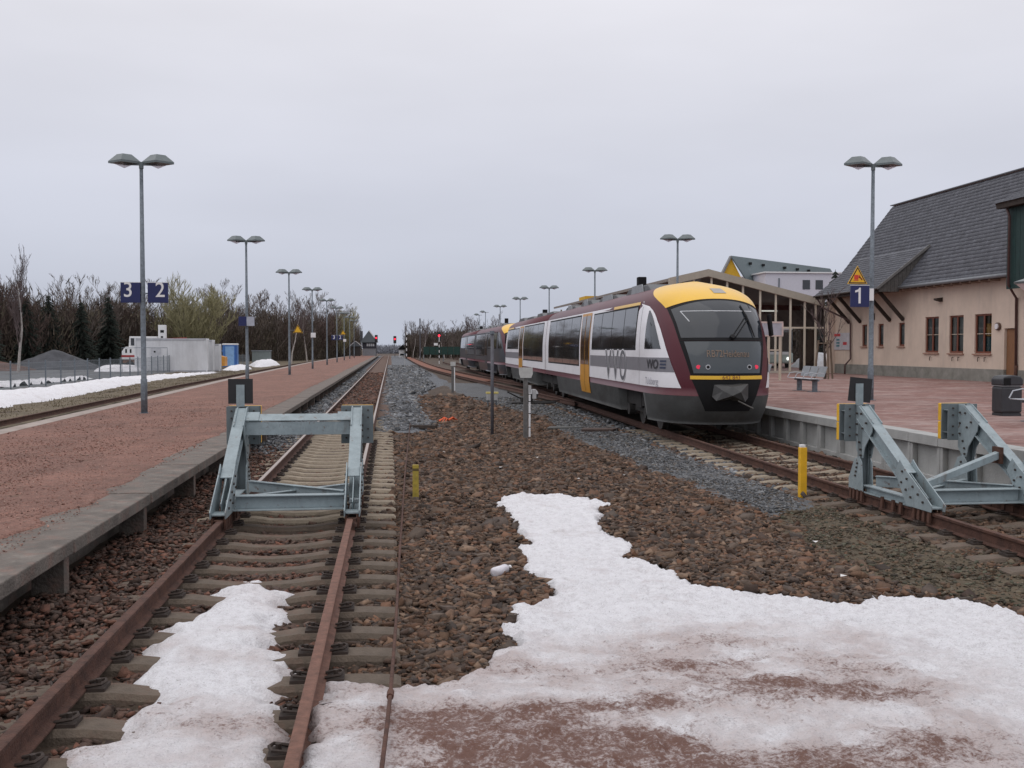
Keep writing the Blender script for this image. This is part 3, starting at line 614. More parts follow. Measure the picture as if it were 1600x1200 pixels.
    if board_tilt:
        MB().beam((-.58, .74, .25), (.70, 1.12, .60), .09, .09).build('inclined_brace', BUFP, t, bevel=.004)
        MB().box(.66, .70, 1.02, 1.22, .48, .70).build('brace_bracket', RUST, t)
    bx_ = -.80
    MB().box(bx_-.055, bx_+.055, 2.10, 2.115, 1.2205, 1.52).build('board_bracket', BUFP, t)
    br = MB().box(-.165, .165, 0, .012, 0, .34).build('marker_board', BLACKB, t, loc=(bx_, 2.118, 1.26)); br.rotation_euler.y = board_tilt
    return t
make_buffer((T2, 12.2, 0), 'grey steel buffer stop with black square board on the near track')
make_buffer((7.38, 11.68, 0), 'grey steel buffer stop with yellow-edged timbers beside the paved platform', R(6))

# ------------------------------------------------------------------ platform lamps
FROST = M('lamp_frost', (.72, .70, .72), .3, var=.03)
LAMPGL = bpy.data.materials.new('lamp_glass'); LAMPGL.use_nodes = True
_t = LAMPGL.node_tree; _t.nodes.clear(); _o = _t.nodes.new('ShaderNodeOutputMaterial'); _a = _t.nodes.new('ShaderNodeBsdfTranslucent'); _b = _t.nodes.new('ShaderNodeBsdfTransparent'); _m = _t.nodes.new('ShaderNodeMixShader')
_a.inputs[0].default_value = (.9, .86, .88, 1); _b.inputs[0].default_value = (.95, .92, .94, 1); _m.inputs[0].default_value = .55
_t.links.new(_a.outputs[0], _m.inputs[1]); _t.links.new(_b.outputs[0], _m.inputs[2]); _t.links.new(_m.outputs[0], _o.inputs[0])
def lamp_head(sx):
    b = MB(); c = sx*.43; zt = -.02
    lv = [(zt, .02, .02), (0, .41, .33), (.055, .41, .33), (.235, .19, .15)]
    ring = lambda z, rx, ry: [(c+rx, 0, z), (c, ry, z), (c-rx, 0, z), (c, -ry, z)]
    b.v = [q for z, rx, ry in lv[1:] for q in ring(z, rx, ry)]
    for i in range(2):
        for j in range(4): a = i*4+j; d = i*4+(j+1) % 4; b.f.append((a, d, d+4, a+4))
    b.f += [(3, 2, 1, 0), (8, 9, 10, 11)]
    g = MB(); rr = [(c+.28, 0, -.004), (c, .22, -.004), (c-.28, 0, -.004), (c, -.22, -.004), (c, 0, -.125)]
    g.add(rr, [(1, 0, 4), (2, 1, 4), (3, 2, 4), (0, 3, 4)])
    return b, g
HEADS = [tuple(q.mesh(n, m) for q, n, m in zip(lamp_head(s), ('lamp_head', 'diffuser'), (LAMPG, LAMPGL))) for s in (-1, 1)]
LPOLE = MB().tube([(0,0,0),(0,0,.9),(0,0,.92),(0,0,3.0),(0,0,6.55)], [.085, .085, .07, .065, .045], 10).mesh('pole', GALV, True)
LBASE = MB().box(-.12, .12, -.12, .12, 0, .015).mesh('base_plate', GALV); LHATCH = MB().box(-.04, .04, -.09, -.07, .35, .75).mesh('service_hatch', GALV)
LARM = MB().beam((-.45,0,6.56),(.45,0,6.56),.05,.05).cyl((0,0,6.45),(0,0,6.62),.06, n=8).mesh('cross_arm', LAMPG)
def make_lamp(x, y, z, label, group, heads=(0, 1), rz=0):
    t = empty('platform_lamp', (x, y, z), rz, label=label, cat='lamp post', group=group)
    link('pole', LPOLE, t); link('base_plate', LBASE, t); link('service_hatch', LHATCH, t); link('cross_arm', LARM, t)
    for h in heads:
        o = link('lamp_head', HEADS[h][0], t, 0, (0, 0, 6.58)); link('diffuser', HEADS[h][1], o)
    return t
ORD = ['nearest', 'second', 'third', 'fourth', 'fifth', 'sixth', 'seventh', 'eighth', 'ninth', 'tenth']
for k in range(9):
    make_lamp(-6.5, 28.1 + 19.7*k, PZ, f'{ORD[k]} twin-headed grey lamp post on the left gravel platform', 'lamps on the island platform')
for k in range(7):
    hd = (0, 1) if k < 6 else (0,)
    make_lamp(13.45, 27.5 + 19.7*k, ZP, f'{ORD[k]} twin-headed grey lamp post on the right paved platform' if k < 6 else 'far single-headed lamp post above the second train', 'lamps on the station platform', hd, R(-3))
make_lamp(13.6, 158, ZP, 'farthest single-headed lamp post above the end of the trains', 'lamps on the station platform', (0,))
wl = empty('small_lamp', (18.2, 27.05, ZP), label='short lamp with a shallow cone shade at the right edge before the green dormer', cat='lamp post')
MB().tube([(0,0,0),(0,0,3.35)], .05, 8).build('pole', GALV, wl, True)
MB().tube([(-.28,0,3.28),(-.28,0,3.34),(-.28,0,3.45),(-.28,0,3.5)], [.40, .42, .10, .05], 20).build('shade', LAMPG, wl)
MB().tube([(-.28,0,3.05),(-.28,0,3.28)], [.10, .36], 16).build('diffuser', FROST, wl)
MB().beam((-.28,0,3.5),(.02,0,3.36),.04,.04).build('arm', LAMPG, wl)

def sign_panel(name, x, y, z, w, h, text, label, size, dx=0, dz=0, mount=0.):
    t = empty(name, (x, y, z), label=label, cat='sign', group='platform number signs')
    MB().box(-w/2, w/2, -.03, .03, -h/2, h/2).build('panel', NAVY, t, bevel=.006)
    MB().box(-w/2-.012, w/2+.012, -.022, .022, h/2+.0005, h/2+.014).build('edge_strip', WHITE, t)
    if text: lettering('numeral', text, WHITE, t, size, .002, lambda u, v: (u + dx, -.034, v + dz), .95)
    if mount: MB().box(min(0, mount), max(0, mount), -.012, .012, -.04, .0).build('bracket', GALV, t)
    return t
sign_panel('platform_sign', -6.80, 28.05, 3.48, .50, .53, '3', 'dark blue number 3 panel left of the nearest left lamp post', .56, -.06, .06, .26)
sign_panel('platform_sign', -6.10, 28.05, 3.48, .52, .53, '2', 'dark blue number 2 panel right of the nearest left lamp post', .56, .06, .06, -.34)
sign_panel('platform_sign', -6.85, 126.5, 3.3, .62, .6, '3', 'left one of the two far blue number panels, showing 3', .62, 0, .02, .3)
sign_panel('platform_sign', -6.10, 126.5, 3.3, .62, .6, '2', 'right one of the two far blue number panels, showing 2', .62, 0, .02, -.35)
p1 = sign_panel('platform_sign', 13.06, 27.42, 3.47, .54, .6, None, 'dark blue number 1 panel on the right lamp post', .60, -.07, .0, .34)
MB().box(.275, .40, -.03, .03, -.12, .22).build('edge_strip', WHITE, p1)
MB().prism([(-.05,-.034,-.2),(.015,-.034,-.2),(.015,-.034,.24),(-.03,-.034,.24),(-.06,-.034,.19),(-.15,-.034,.16),(-.15,-.034,.105),(-.05,-.034,.13)], (0, .003, 0)).build('numeral', WHITE, p1)
def triangle(name, x, y, z, w, label, face, mount):
    t = empty(name, (x, y, z), label=label, cat='sign', group='yellow warning triangles')
    h = w*.87
    tri = lambda k, oy: [(-w/2*k, oy, h*.33*(1-k)), (w/2*k, oy, h*.33*(1-k)), (0, oy, h*.33*(1-k) + h*k)]
    MB().prism(tri(1.0, 0), (0, .02, 0)).build('panel', YEL, t)
    bk = M('sign_black', (.02, .015, .015), .5); rd = M('sign_red', (.6, .05, .03), .5)
    MB().prism(tri(.92, -.004), (0, .0035, 0)).build('border', bk, t)
    MB().prism(tri(.74, -.008), (0, .0035, 0)).build('field', YEL, t)
    if face:
        b = MB().box(-.10, .02, -.013, -.009, .12, .25).box(.04, .075, -.013, -.009, .17, .245).beam((.02,-.011,.2),(.14,-.011,.13),.004,.025,(0,0,1)).box(-.12,.02,-.013,-.009,.09,.108)
        b.build('pictogram', rd, t)
        b = MB().tube([(.06,-.0105,.205),(.10,-.0105,.15),(.13,-.0105,.11)], .012, 5).build('pictogram', bk, t)
    MB().box(min(0, mount), max(0, mount), .021, .04, h*.3, h*.36).build('bracket', GALV, t)
    return t
triangle('warning_sign', 12.98, 27.40, 3.815, .58, 'yellow warning triangle with red pictogram above the number 1 panel', True, .45)
triangle('warning_sign', -5.95, 67.4, 3.0, .62, 'yellow warning triangle on the third left lamp post', False, -.5)
triangle('warning_sign', -5.9, 130, 3.7, .7, 'far yellow warning triangle above the far number 2 panel', False, -.55)
ns_ = empty('station_sign', (-6.5, 47.7, 3.25), label='box-shaped blue and white sign around the second left lamp post', cat='sign')
MB().box(-.34, .02, -.12, .1, -.22, .2).build('blue_side', NAVY, ns_)
b = MB().prism([(.03, -.13, -.22), (.34, .1, -.22), (.34, .1, .2), (.03, -.13, .2)], (-.02, .03, 0)).build('pale_face', M('sign_pale', (.45, .48, .55), .4), ns_)
for k, (yy, lab) in enumerate(((87.1, 'fourth'), (146.2, 'seventh'))):
    q = empty('small_sign', (-6.42, yy, 3.1), label=f'small pale box on the pole of the {lab} left lamp post', cat='sign')
    MB().box(-.2, .2, -.08, -.07, -.2, .2).box(-.16, .16, -.10, -.0805, -.16, .16).build('panel', WHITE, q); MB().box(-.1, .1, -.069, .0, -.1, .1).build('bracket', GALV, q)

# ------------------------------------------------------------------ the railcars
MAROON = M('maroon_paint', (.088, .012, .021), .42, var=.06, vs=2, spec=.38, stain=[((.12, .05, .045), 3, .56, .75, .35)])
TWHITE = M('train_white', (.84, .83, .86), .35, var=.03, vs=2, stain=[((.48, .46, .47), 1.6, .52, .72, .35, (1, .3, 1.6))])
SGREY = M('train_grey_band', (.20, .195, .215), .4, var=.06, vs=2)
SKIRT = M('train_skirt', (.062, .064, .063), .7, var=.2, vs=2, stain=[((.032, .029, .027), 1.4, .45, .68, .75, (1, .5, 1.5))])
TYEL = M('train_yellow', (.80, .47, .03), .3, var=.04, vs=2, stain=[((.62, .36, .04), 2, .52, .72, .4)])
TGLASS = M('train_window', (.016, .017, .02), .04, var=.3, vs=.8, spec=.9)
TSCREEN = M('train_windscreen', (.022, .028, .036), .05, var=.1, vs=.7, spec=.55)
TPANEL = M('train_dark_panel', (.040, .052, .060), .08, var=.08, vs=.7, spec=.7)
TBLACK = M('train_black', (.008, .008, .009), .7, var=.2, spec=.25)
TROOF = M('train_roof_grey', (.10, .105, .11), .5, var=.2, vs=2)
UNDER = M('train_underfloor', (.02, .018, .017), .85, var=.4, vs=5)
WHEEL = M('wheel_steel', (.09, .085, .08), .5, .5, var=.3, vs=8)
TRED = M('tail_light', (.5, .02, .04), .2, emit=((.9, .05, .12), .45))
LCD = M('display_led', (.16, .11, .08), .5, emit=((.7, .48, .3), .04))
HLAMP = M('headlight_glass', (.6, .6, .6), .12, .6)
ZTOP = 3.66
_zk = [.28, .45, .7, 1.0, 1.3, 1.6, 1.9, 2.22, 2.6, 2.95, 3.15, 3.35, 3.5, 3.6, ZTOP]
_yk = [.42, .22, .06, .0, .0, .04, .11, .22, .43, .76, 1.04, 1.45, 1.95, 2.45, 3.3]
_zz = np.linspace(.28, ZTOP, 400); _yy = np.interp(_zz, _zk, _yk)
for _ in range(3): _yy = np.convolve(np.pad(_yy, 8, 'edge'), np.ones(17)/17, 'valid')
def yf(z): return float(np.interp(z, _zz, _yy))
def bw(z):
    if z < .95: return 1.30 + (max(z, .28)-.28)/.67*.115
    if z < 2: return 1.415
    if z < 3.05: return 1.415 - .09*((z-2)/1.05)**1.6
    return 1.325 * max(0., 1 - ((z-3.05)/(ZTOP-3.05))**2.3)**.55
def nl(z): return 2.5 * max(.02, bw(z)/1.415)**.7
PW = 2.5
def side(y, z, eps=0.):                              # point on the left flank
    d = max(0, y - yf(z)) / nl(z); f = 1. if d >= 1 else (1 - (1-d)**PW)**(1/PW)
    return np.array((-bw(z)*f, y, z))
def front(f, z):                                     # point on the nose, f across from -1 to 1
    return np.array((bw(z)*f, yf(z) + nl(z)*(1 - max(0, 1-abs(f)**PW)**(1/PW)), z))
def front_x(x, z): return front(x / bw(z), z)
def offset(fn, a, b, eps):
    p = fn(a, b); h = 1e-3; u = fn(a+h, b) - fn(a-h, b); v = fn(a, b+h) - fn(a, b-h)
    n = np.cross(u, v); n /= max(1e-9, np.linalg.norm(n)); c = p - np.array((0, 6, 1.9))
    if n @ np.array((c[0], min(c[1], 0), 0 if abs(c[2]) < .9 else c[2])) < 0: n = -n
    return p + n*eps
def patch(name, fn, grid, eps, mat, parent, mirror=False, smooth=True):
    """thin skin following the car body; grid is rows of (a,z)"""
    b = MB(); m = len(grid[0])
    for row in grid:
        for a, z in row:
            p = offset(fn, a, z, eps); b.v.append((-p[0] if mirror else p[0], p[1], p[2]))
    for i in range(len(grid)-1):
        for j in range(m-1): k = i*m+j; b.f.append((k, k+1, k+1+m, k+m))
    return b.build(name, mat, parent, smooth)
def lin(a, b, n): return [a + (b-a)*i/(n-1) for i in range(n)]
def rect(y0, y1, z0, z1, ny=2, nz=8): return [[(y, z) for y in lin(y0, y1, ny)] for z in lin(z0, z1, nz)]
CL = 20.62
def shell(name, z0, z1, nz, y0, y1, mat, parent, nose=True):
    b = MB(); zs = [z0 + (z1-z0)*(i/(nz-1)) for i in range(nz)] if z1 < 3.5 else lin(z0, 3.05, 12) + [3.05 + (ZTOP-3.05)*math.sin(math.pi/2*i/14) for i in range(1, 15)]
    for z in zs:
        row = []
        if nose:
            half = [side(y1, z), side(9, z), side(5.5, z)] + [front(-math.sin(math.pi/2*(1-i/18))**(2/PW), z) for i in range(0, 19)]
            if half[3][1] > 5.4: half[3][1] = 5.4
        else: half = [side(y1, z), side((y0+y1)/2, z), side(y0, z), (0, y0, z)]
        half = [np.array(h) for h in half]
        row = half + [np.array((-h[0], h[1], h[2])) for h in half[-2::-1]]
        b.v += [tuple(p) for p in row]
    m = len(row)
    for i in range(len(zs)-1):
        for j in range(m-1): k = i*m+j; b.f.append((k, k+1, k+1+m, k+m))
        k = i*m; b.f.append((k+m-1, k, k+m, k+2*m-1))
    b.f.append(tuple(range(m))); 
    return b.build(name, mat, parent, True)
def cab_edge(z): return float(np.interp(z, [1.12, 1.44, 1.8, 2.2, 2.5, 2.8, 2.98, 3.08, 3.14], [.45, .62, .85, 1.13, 1.40, 1.78, 2.12, 2.5, 3.2]))
def make_car(t):
    """one half of the articulated railcar, nose at y = 0, joint at y = CL"""
    body = shell('car_body', .95, ZTOP, 30, 0, CL, MAROON, t)
    for o in (shell('front_skirt', .30, .948, 10, 0, 2.35, SKIRT, t), ): pass
    # front skirt: keep only what lies ahead of the bogie
    me = o.data; V = [v.co.copy() for v in me.vertices]
    for v in me.vertices:
        if v.co.y > 2.35: v.co.y = 2.35
    shell('side_skirt', .34, .948, 6, 5.45, 17.3, SKIRT, t, nose=False)
    MB().box(-1.15, 1.15, 2.4, CL-.2, .55, .96).build('underfloor', UNDER, t)
    fr = lambda z: cab_edge(z)
    zs = lin(1.12, 3.14, 22)
    for mir in (False, True):
        ys = lambda z: [fr(z) + (2.75-fr(z))*i/9 if fr(z) < 2.75 else 2.75 for i in range(10)]
        cp = patch('cab_side_panel', side, [[(max(y, fr(z)), z) for y in lin(min(fr(z), 2.72), 2.75, 12)] for z in lin(1.12, 3.12, 22)], .006, TWHITE, body, mir)
        sp_ = patch('side_panel', side, rect(2.775, CL-.32, 1.12, 3.17, 4, 14), .006, TWHITE, body, mir)
        patch('joint_panel', side, rect(CL-.30, CL-.02, 1.12, 3.17, 2, 10), .006, TWHITE, body, mir)
        patch('grey_band', side, [[(max(y, fr(z)), z) for y in lin(fr(z)+.0, 2.75, 10)] for z in lin(1.47, 1.80, 5)], .010, SGREY, body, mir)
        patch('grey_band', side, rect(2.775, 9.75, 1.47, 1.80, 2, 4), .010, SGREY, body, mir)
        # triangular cab window
        tw = lambda z: float(np.interp(z, [2.0, 2.3, 2.6, 2.8, 2.92], [1.20, 1.42, 1.70, 1.95, 2.15]))
        patch('cab_window', side, [[(y, z) for y in lin(tw(z), 2.22, 6)] for z in lin(2.0, 2.92, 10)], .012, TGLASS, body, mir)
        patch('window_surround', side, rect(3.18, 9.5, 1.97, 3.08, 2, 8), .010, TBLACK, body, mir)
        for y0, y1 in ((3.25, 4.7), (4.76, 6.35), (6.41, 7.95), (8.01, 9.43)):
            patch('window', side, rect(y0, y1, 2.02, 3.04, 2, 8), .014, TGLASS, body, mir)
        patch('window_surround', side, rect(11.9, 19.7, 1.42, 3.12, 2, 10), .010, TBLACK, body, mir)
        for y0, y1 in ((11.96, 13.8), (13.86, 15.7), (15.76, 17.7), (17.76, 19.64)):
            patch('window', side, rect(y0, y1, 1.47, 3.07, 2, 10), .014, TGLASS, body, mir)
        patch('yellow_strip', side, rect(3.05, 6.4, 3.092, 3.165, 2, 3), .012, TYEL, body, mir)
        d = patch('door', side, rect(9.88, 11.62, .60, 3.13, 2, 14), .018, M('door_yellow', (.60, .27, .012), .35, var=.06), t, mir)
        for y0, y1 in ((9.97, 10.68), (10.82, 11.53)):
            patch('door_window', side, rect(y0, y1, 1.5, 3.05, 2, 10), .024, M('door_glass', (.055, .026, .008), .06, var=.3, vs=1, spec=.8), d, mir)
        patch('door_gap', side, rect(10.735, 10.765, .62, 3.1, 2, 10), .025, TBLACK, d, mir)
    # big letters, small letters and the name on the flank that faces the tracks
    fl = lambda yc, zc: (lambda u, v: Vector(offset(side, yc - u, zc + v, .022)))
    fo = lambda yc, zc: (lambda u, v: Vector(offset(side, yc - u, zc + v, .016)))
    for ch, yc in (('V', 6.72), ('V', 5.70), ('O', 4.70)):
        lettering('letter_outline', ch, TWHITE, body, 1.14, .030, fo(yc, 1.525), 1.18 if ch == 'V' else .95)
        lettering('letter', ch, M('letter_grey', (.12, .125, .14), .4), body, 1.14, .0, fl(yc, 1.525), 1.18 if ch == 'V' else .95)
    lettering('small_letters', 'VVO', M('letter_dark', (.02, .02, .025), .4), body, .30, .006, fl(1.60, 1.635), 1.15)
    b = MB()
    for z in (1.545, 1.62, 1.695):
        q = [offset(side, y, zz, .016) for y, zz in ((1.18, z), (.93, z), (.93, z+.045), (1.18, z+.045))]; b.add(q, [(0, 1, 2, 3)])
    b.build('small_emblem', M('emblem_blue', (.02, .03, .07), .4), body)
    lettering('name', 'Tulsberg', M('letter_pale', (.36, .36, .40), .5), body, .24, 0, fl(1.65, 1.24))
    # nose
    fw_ = lambda z: float(np.interp(z, [1.40, 1.44, 2.2, 2.6, 2.95, 3.1], [.555, .565, .68, .73, .78, .80]))
    ztop = lambda g: 3.13 - .20*abs(g)**2.2
    def npatch(name, z0, z1, eps, mat, par, nz=12, fx=1., g0=-1., g1=1., fwf=fw_):
        gr_ = []
        for i in range(nz):
            row = []
            for g in lin(g0, g1, 25):
                a = z0(g) if callable(z0) else z0; b2 = z1(g) if callable(z1) else z1; z = a + (b2-a)*i/(nz-1)
                row.append((g*fwf(z)*fx, z))
            gr_.append(row)
        return patch(name, front, gr_, eps, mat, par)
    npatch('windscreen_frame', 2.19, lambda g: ztop(g)+.02, .005, TBLACK, body, fx=1.02)
    ws = npatch('windscreen', 2.25, lambda g: ztop(g)-.02, .011, TSCREEN, body, fx=.965)
    npatch('front_panel_frame', 1.41, 2.185, .005, TBLACK, body, fx=1.02)
    npatch('display_panel', 1.46, 2.165, .011, TPANEL, body, fx=.93)
    npatch('yellow_band', 1.325, 1.405, .014, TYEL, body, 4, fwf=lambda z: .575)
    npatch('coupler_recess', .62, 1.322, .008, TBLACK, body, 10, fwf=lambda z: float(np.interp(z, [.6, .8, 1.32], [.36, .42, .56])))
    npatch('yellow_dome', lambda g: ztop(g)+.022, lambda g: ZTOP-.004, .010, TYEL, body, 22, fwf=lambda z: float(np.interp(z, [2.93, 3.1, 3.3, 3.5, 3.62], [.80, .85, .92, .975, .99])))
    hx = [[(g, z) for g in lin(.02, .27, 4)] for z in lin(3.29, 3.42, 4)]
    patch('roof_hatch', front, hx, .018, M('hatch_grey', (.30, .28, .25), .3), body)
    fz = lambda zc, e, xc=0.: (lambda u, v: Vector(front_x(xc + u, zc + v) + np.array((0, -e, 0))))
    lettering('destination', 'RB72Heidenau', LCD, body, .22, .0, fz(1.89, .03), .74)
    lettering('unit_number', '642 843', M('number_red', (.14, .02, .02), .5), body, .115, .0, fz(1.366, .07, .02), 1.1)
    for s in (-1, 1):
        for x, z, mt, nm in ((.66, 1.60, TRED, 'tail_light'), (.47, 1.60, HLAMP, 'headlight')):
            p = front_x(s*x, z); MB().cyl((p[0], p[1]-.03, z), (p[0], p[1]+.02, z), .045 if nm == 'tail_light' else .055, n=16).build(nm, mt, body)
            if nm == 'headlight': MB().cyl((p[0], p[1]-.036, z), (p[0], p[1]-.031, z), .035, n=12).build('headlight_core', TBLACK, body)
        q = front_x(s*.6, 1.6)
    L_ = [front_x(x, z) + np.array((0, -.022, 0)) for x, z in ((-.74, 2.62), (-.86, 2.86), (.74, 2.86), (.80, 2.66))]
    sb = MB(); sb.tube([L_[0], L_[1]], .011, 5).tube([front_x(x, 2.86) + np.array((0, -.018, 0)) for x in lin(-.86, .78, 9)], .013, 5); sb.build('sun_blind_rail', M('blind_white', (.6, .62, .64), .4), body)
    wp = MB(); wv = lambda x, z, e=.05: front_x(x, z) + np.array((0, -e, 0))
    wp.tube([wv(.12, 2.28), wv(.52, 2.72, .07)], .014, 5).tube([wv(.20, 2.27), wv(.56, 2.66, .07)], .012, 5)
    wp.tube([wv(.50, 3.0), wv(.56, 2.75, .06), wv(.62, 2.5), wv(.68, 2.27)], [.012, .024, .02, .012], 6)
    wp.tube([wv(.12, 2.24, .0), wv(.12, 2.29, .07)], .06, 8); wp.build('wiper', TBLACK, body)
    mi = MB().beam((1.30, 1.2, 2.80), (1.33, 1.1, 2.30), .07, .12).build('side_mirror', TBLACK, body, bevel=.02)
    # folded cover over the coupler
    cv = MB(); pts = [(-.36,-.02,1.21),(.02,-.20,1.17),(.40,-.06,1.23),(.42,.0,.92),(.30,-.16,.84),(-.02,-.28,.98),(-.34,-.12,.86),(-.40,.0,.95),(.16,-.30,1.06),(0,.1,1.24),(0,.1,.86),(-.2,-.18,1.08)]
    cv.add(pts, [(0,11,1),(1,8,2),(1,11,8),(11,5,8),(2,8,3),(8,4,3),(8,5,4),(11,6,5),(0,7,11),(7,6,11),(0,1,9),(1,2,9),(5,10,4),(6,10,5),(7,10,6),(4,10,3)])
    cv.build('coupler_cover', M('coupler_tarp', (.045, .045, .045), .55, var=.25, vs=6), body)
    MB().tube([(.12,-.22,.86),(.42,-.34,.70)], .018, 6).build('coupler_lever', WHEEL, body)
    MB().prism([(-.5, 2.3, .3), (.5, 2.3, .3), (.5, 2.3, .6), (-.5, 2.3, .6)], (0, .05, 0)).build('skirt_back', UNDER, body)
    # roof gear
    for y0, y1, h in ((4.0, 7.4, .20), (8.2, 11.8, .15), (12.6, 15.4, .20), (16.2, 19.2, .14)):
        MB().prism([(-.82, y0, 3.50), (-.82, y0+.5, 3.50+h), (-.82, y1-.6, 3.50+h), (-.82, y1, 3.50)], (1.64, 0, 0)).build('roof_unit', TROOF, body, bevel=.03)
        MB().prism([(-.86, y0+.8, 3.44), (-.86, y0+1.0, 3.53+h), (-.86, y1-1.2, 3.53+h), (-.86, y1-1.0, 3.44)], (.03, 0, 0)).build('roof_unit_cover', M('roof_panel', (.26, .275, .29), .4), body)
    MB().box(-.35, -.1, 7.7, 7.95, 3.6, 4.12).build('exhaust_stack', TBLACK, body, bevel=.02)
    # bogies
    for yc, wb in ((3.95, 1.9), (CL-.05, 2.0)):
        bo = MB()
        for s in (-1, 1):
            bo.beam((s*1.02, yc-wb/2-.45, .48), (s*1.02, yc+wb/2+.45, .48), .12, .2).box(s*1.02-.14, s*1.02+.14, yc-.3, yc+.3, .5, .85)
            for k in (-1, 1): bo.cyl((s*1.04, yc+k*wb/2, .40), (s*1.22, yc+k*wb/2, .40), .15, n=12).cyl((s*1.0, yc+k*.5, .55), (s*1.0, yc+k*.5, .95), .11, n=10)
        bo.box(-1, 1, yc-.2, yc+.2, .4, .7); g = bo.build('bogie', UNDER, t)
        for k in (-1, 1):
            for s in (-1, 1):
                w_ = MB().cyl((s*.70, yc+k*wb/2, .385), (s*.83, yc+k*wb/2, .385), .385, n=24).cyl((s*.6701, yc+k*wb/2, .385), (s*.70, yc+k*wb/2, .385), .41, n=24)
                w_.build('wheel', WHEEL, g)
    return body
HEADING = -math.atan(.021)
r1 = empty('railcar', (float(T1(21.9)), 21.9, 0), HEADING, label='white, maroon and yellow railcar standing nearest at the platform', cat='train', group='railcars at the station platform')
make_car(r1)
half = [c for c in list(r1.children)]
def rear_half(r):
    for c in half:
        if c.name.split('.')[0] == 'bogie' and abs(np.mean([v.co.y for v in c.data.vertices]) - CL) < 2: continue
        n = copy_tree(c, r); n.location = (0, 2*CL + .06, 0); n.rotation_euler.z = math.pi
rear_half(r1)
MB().prism([(sx*bw(z)*.985, CL-.06, z) for sx, zz_ in ((-1, lin(.9, ZTOP-.02, 16)), (1, lin(.9, ZTOP-.02, 16)[::-1])) for z in zz_], (0, .16, 0)).build('gangway_bellows', TBLACK, r1)
y2 = 21.9 + 2*CL + 1.0
r2 = empty('railcar', (float(T1(y2))+.02, y2, 0), -math.atan(.001), label='second railcar coupled behind, farther along the platform with a yellow nose top', cat='train', group='railcars at the station platform')
for c in list(r1.children): copy_tree(c, r2)
DARKL = M('train_dark_livery', (.040, .044, .053), .3, var=.15, vs=1.2, stain=[((.13, .13, .14), .8, .56, .7, .5, (1, .5, .4))])
dark_cache = {}
for c in r2.children_recursive:                       # the second set wears a dark advertising livery
    k = c.name.split('.')[0]
    if k in ('side_panel', 'cab_side_panel', 'joint_panel', 'grey_band', 'front_skirt', 'side_skirt', 'door') and c.type == 'MESH':
        if c.data.name not in dark_cache: m2 = c.data.copy(); m2.materials.clear(); m2.materials.append(DARKL); dark_cache[c.data.name] = m2
        c.data = dark_cache[c.data.name]
for c in list(r2.children_recursive):
    if c.name.split('.')[0] in ('letter', 'letter_outline', 'small_letters', 'small_emblem', 'name', 'yellow_strip', 'destination', 'unit_number'): bpy.data.objects.remove(c)

# ------------------------------------------------------------------ small trackside things
def single(name, mb, mat, label, cat, group=None, bevel=0, smooth=False, loc=None):
    return tag(mb.build(name, mat, None, smooth, bevel, loc), label, cat, group)
yp = empty('marker_post', (6.1, 14.62, -.25), label='bright yellow square marker post before the station track', cat='post')
MB().box(-.05, .05, -.05, .05, 0, .79).build('shaft', YEL, yp, bevel=.006); MB().box(-.045, .03, -.04, .04, .7905, .83).build('cap', WHITE, yp, bevel=.006)
yb = empty('marker_post', (.36, 15.2, -.26), label='short faded yellow post beside the long rusty rod', cat='post')
MB().box(-.045, .045, -.03, .03, 0, .55).build('shaft', YELD, yb, bevel=.005); MB().box(-.047, .047, -.032, .032, .46, .50).build('band', M('post_dark', (.12, .09, .03), .8), yb)
single('rusty_rod', MB().tube([(-.07, 4.2, -.02), (-.05, 5.0, -.025), (-.03, 5.5, -.035), (-.01, 6.12, -.055), (.03, 7.84, -.115), (.09, 11.04, -.155), (.24, 17.9, -.165), (.40, 24, -.16), (.55, 29.6, -.155)], .0125, 8).cyl((-.012, 6.07, -.055), (-.008, 6.17, -.057), .022, n=8), RUST, 'long thin rusty rod lying along the ballast beside the sleepers', 'rod')
PLB = glass_mat('plastic', (.86, .87, .9), .3, .15)
bt = empty('plastic_bottle', (1.08, 10.0, -.175), R(-35), label='crushed clear plastic bottle lying on the ballast by the snow', cat='bottle')
MB().tube([(0,-.15,0),(0,-.14,.005),(0,-.05,.0),(0,.0,.006),(0,.07,0),(0,.12,.002),(0,.15,0)], [.03,.05,.052,.043,.05,.022,.02], 12).build('body', M('bottle_plastic', (.66, .64, .68), .2, var=.1, vs=30, spec=.6), bt, True)
MB().cyl((0,.15,0),(0,.175,0),.021,n=10).build('cap', WHITE, bt)
# low white-striped signal post with a pale head
sp = empty('trackside_post', (3.34, 25.3, -.24), label='grey post with pale shield head and white stripe in the ballast', cat='post')
MB().box(-.055, .05, -.05, .05, 0, 1.75).build('shaft', M('weathered_post', (.13, .125, .12), .8, var=.25, vs=9), sp)
MB().tube([(.095,-.03,.05),(.095,-.03,1.1)], .028, 8).build('white_tube', WHITE, sp)
for z in (.28, .62, .92): MB().tube([(.095,-.03,z),(.095,-.03,z+.02)], .030, 8).build('tube_band', TBLACK, sp)
MB().prism([(-.14,-.07,1.52),(.13,-.07,1.52),(.17,-.07,1.62),(.165,-.07,1.78),(-.18,-.07,1.78),(-.17,-.07,1.62)], (0, .018, 0)).build('shield', M('shield_pale', (.5, .5, .48), .6, var=.12, vs=8), sp)
MB().box(.06, .13, -.08, .03, 1.15, 1.33).box(.17, .26, -.06, .04, 1.0, 1.22).build('box', M('box_grey', (.42, .42, .42), .6), sp)
sp2 = empty('trackside_post', (2.6, 26.3, -.24), label='plain thin dark grey post left of the shield-headed post', cat='post')
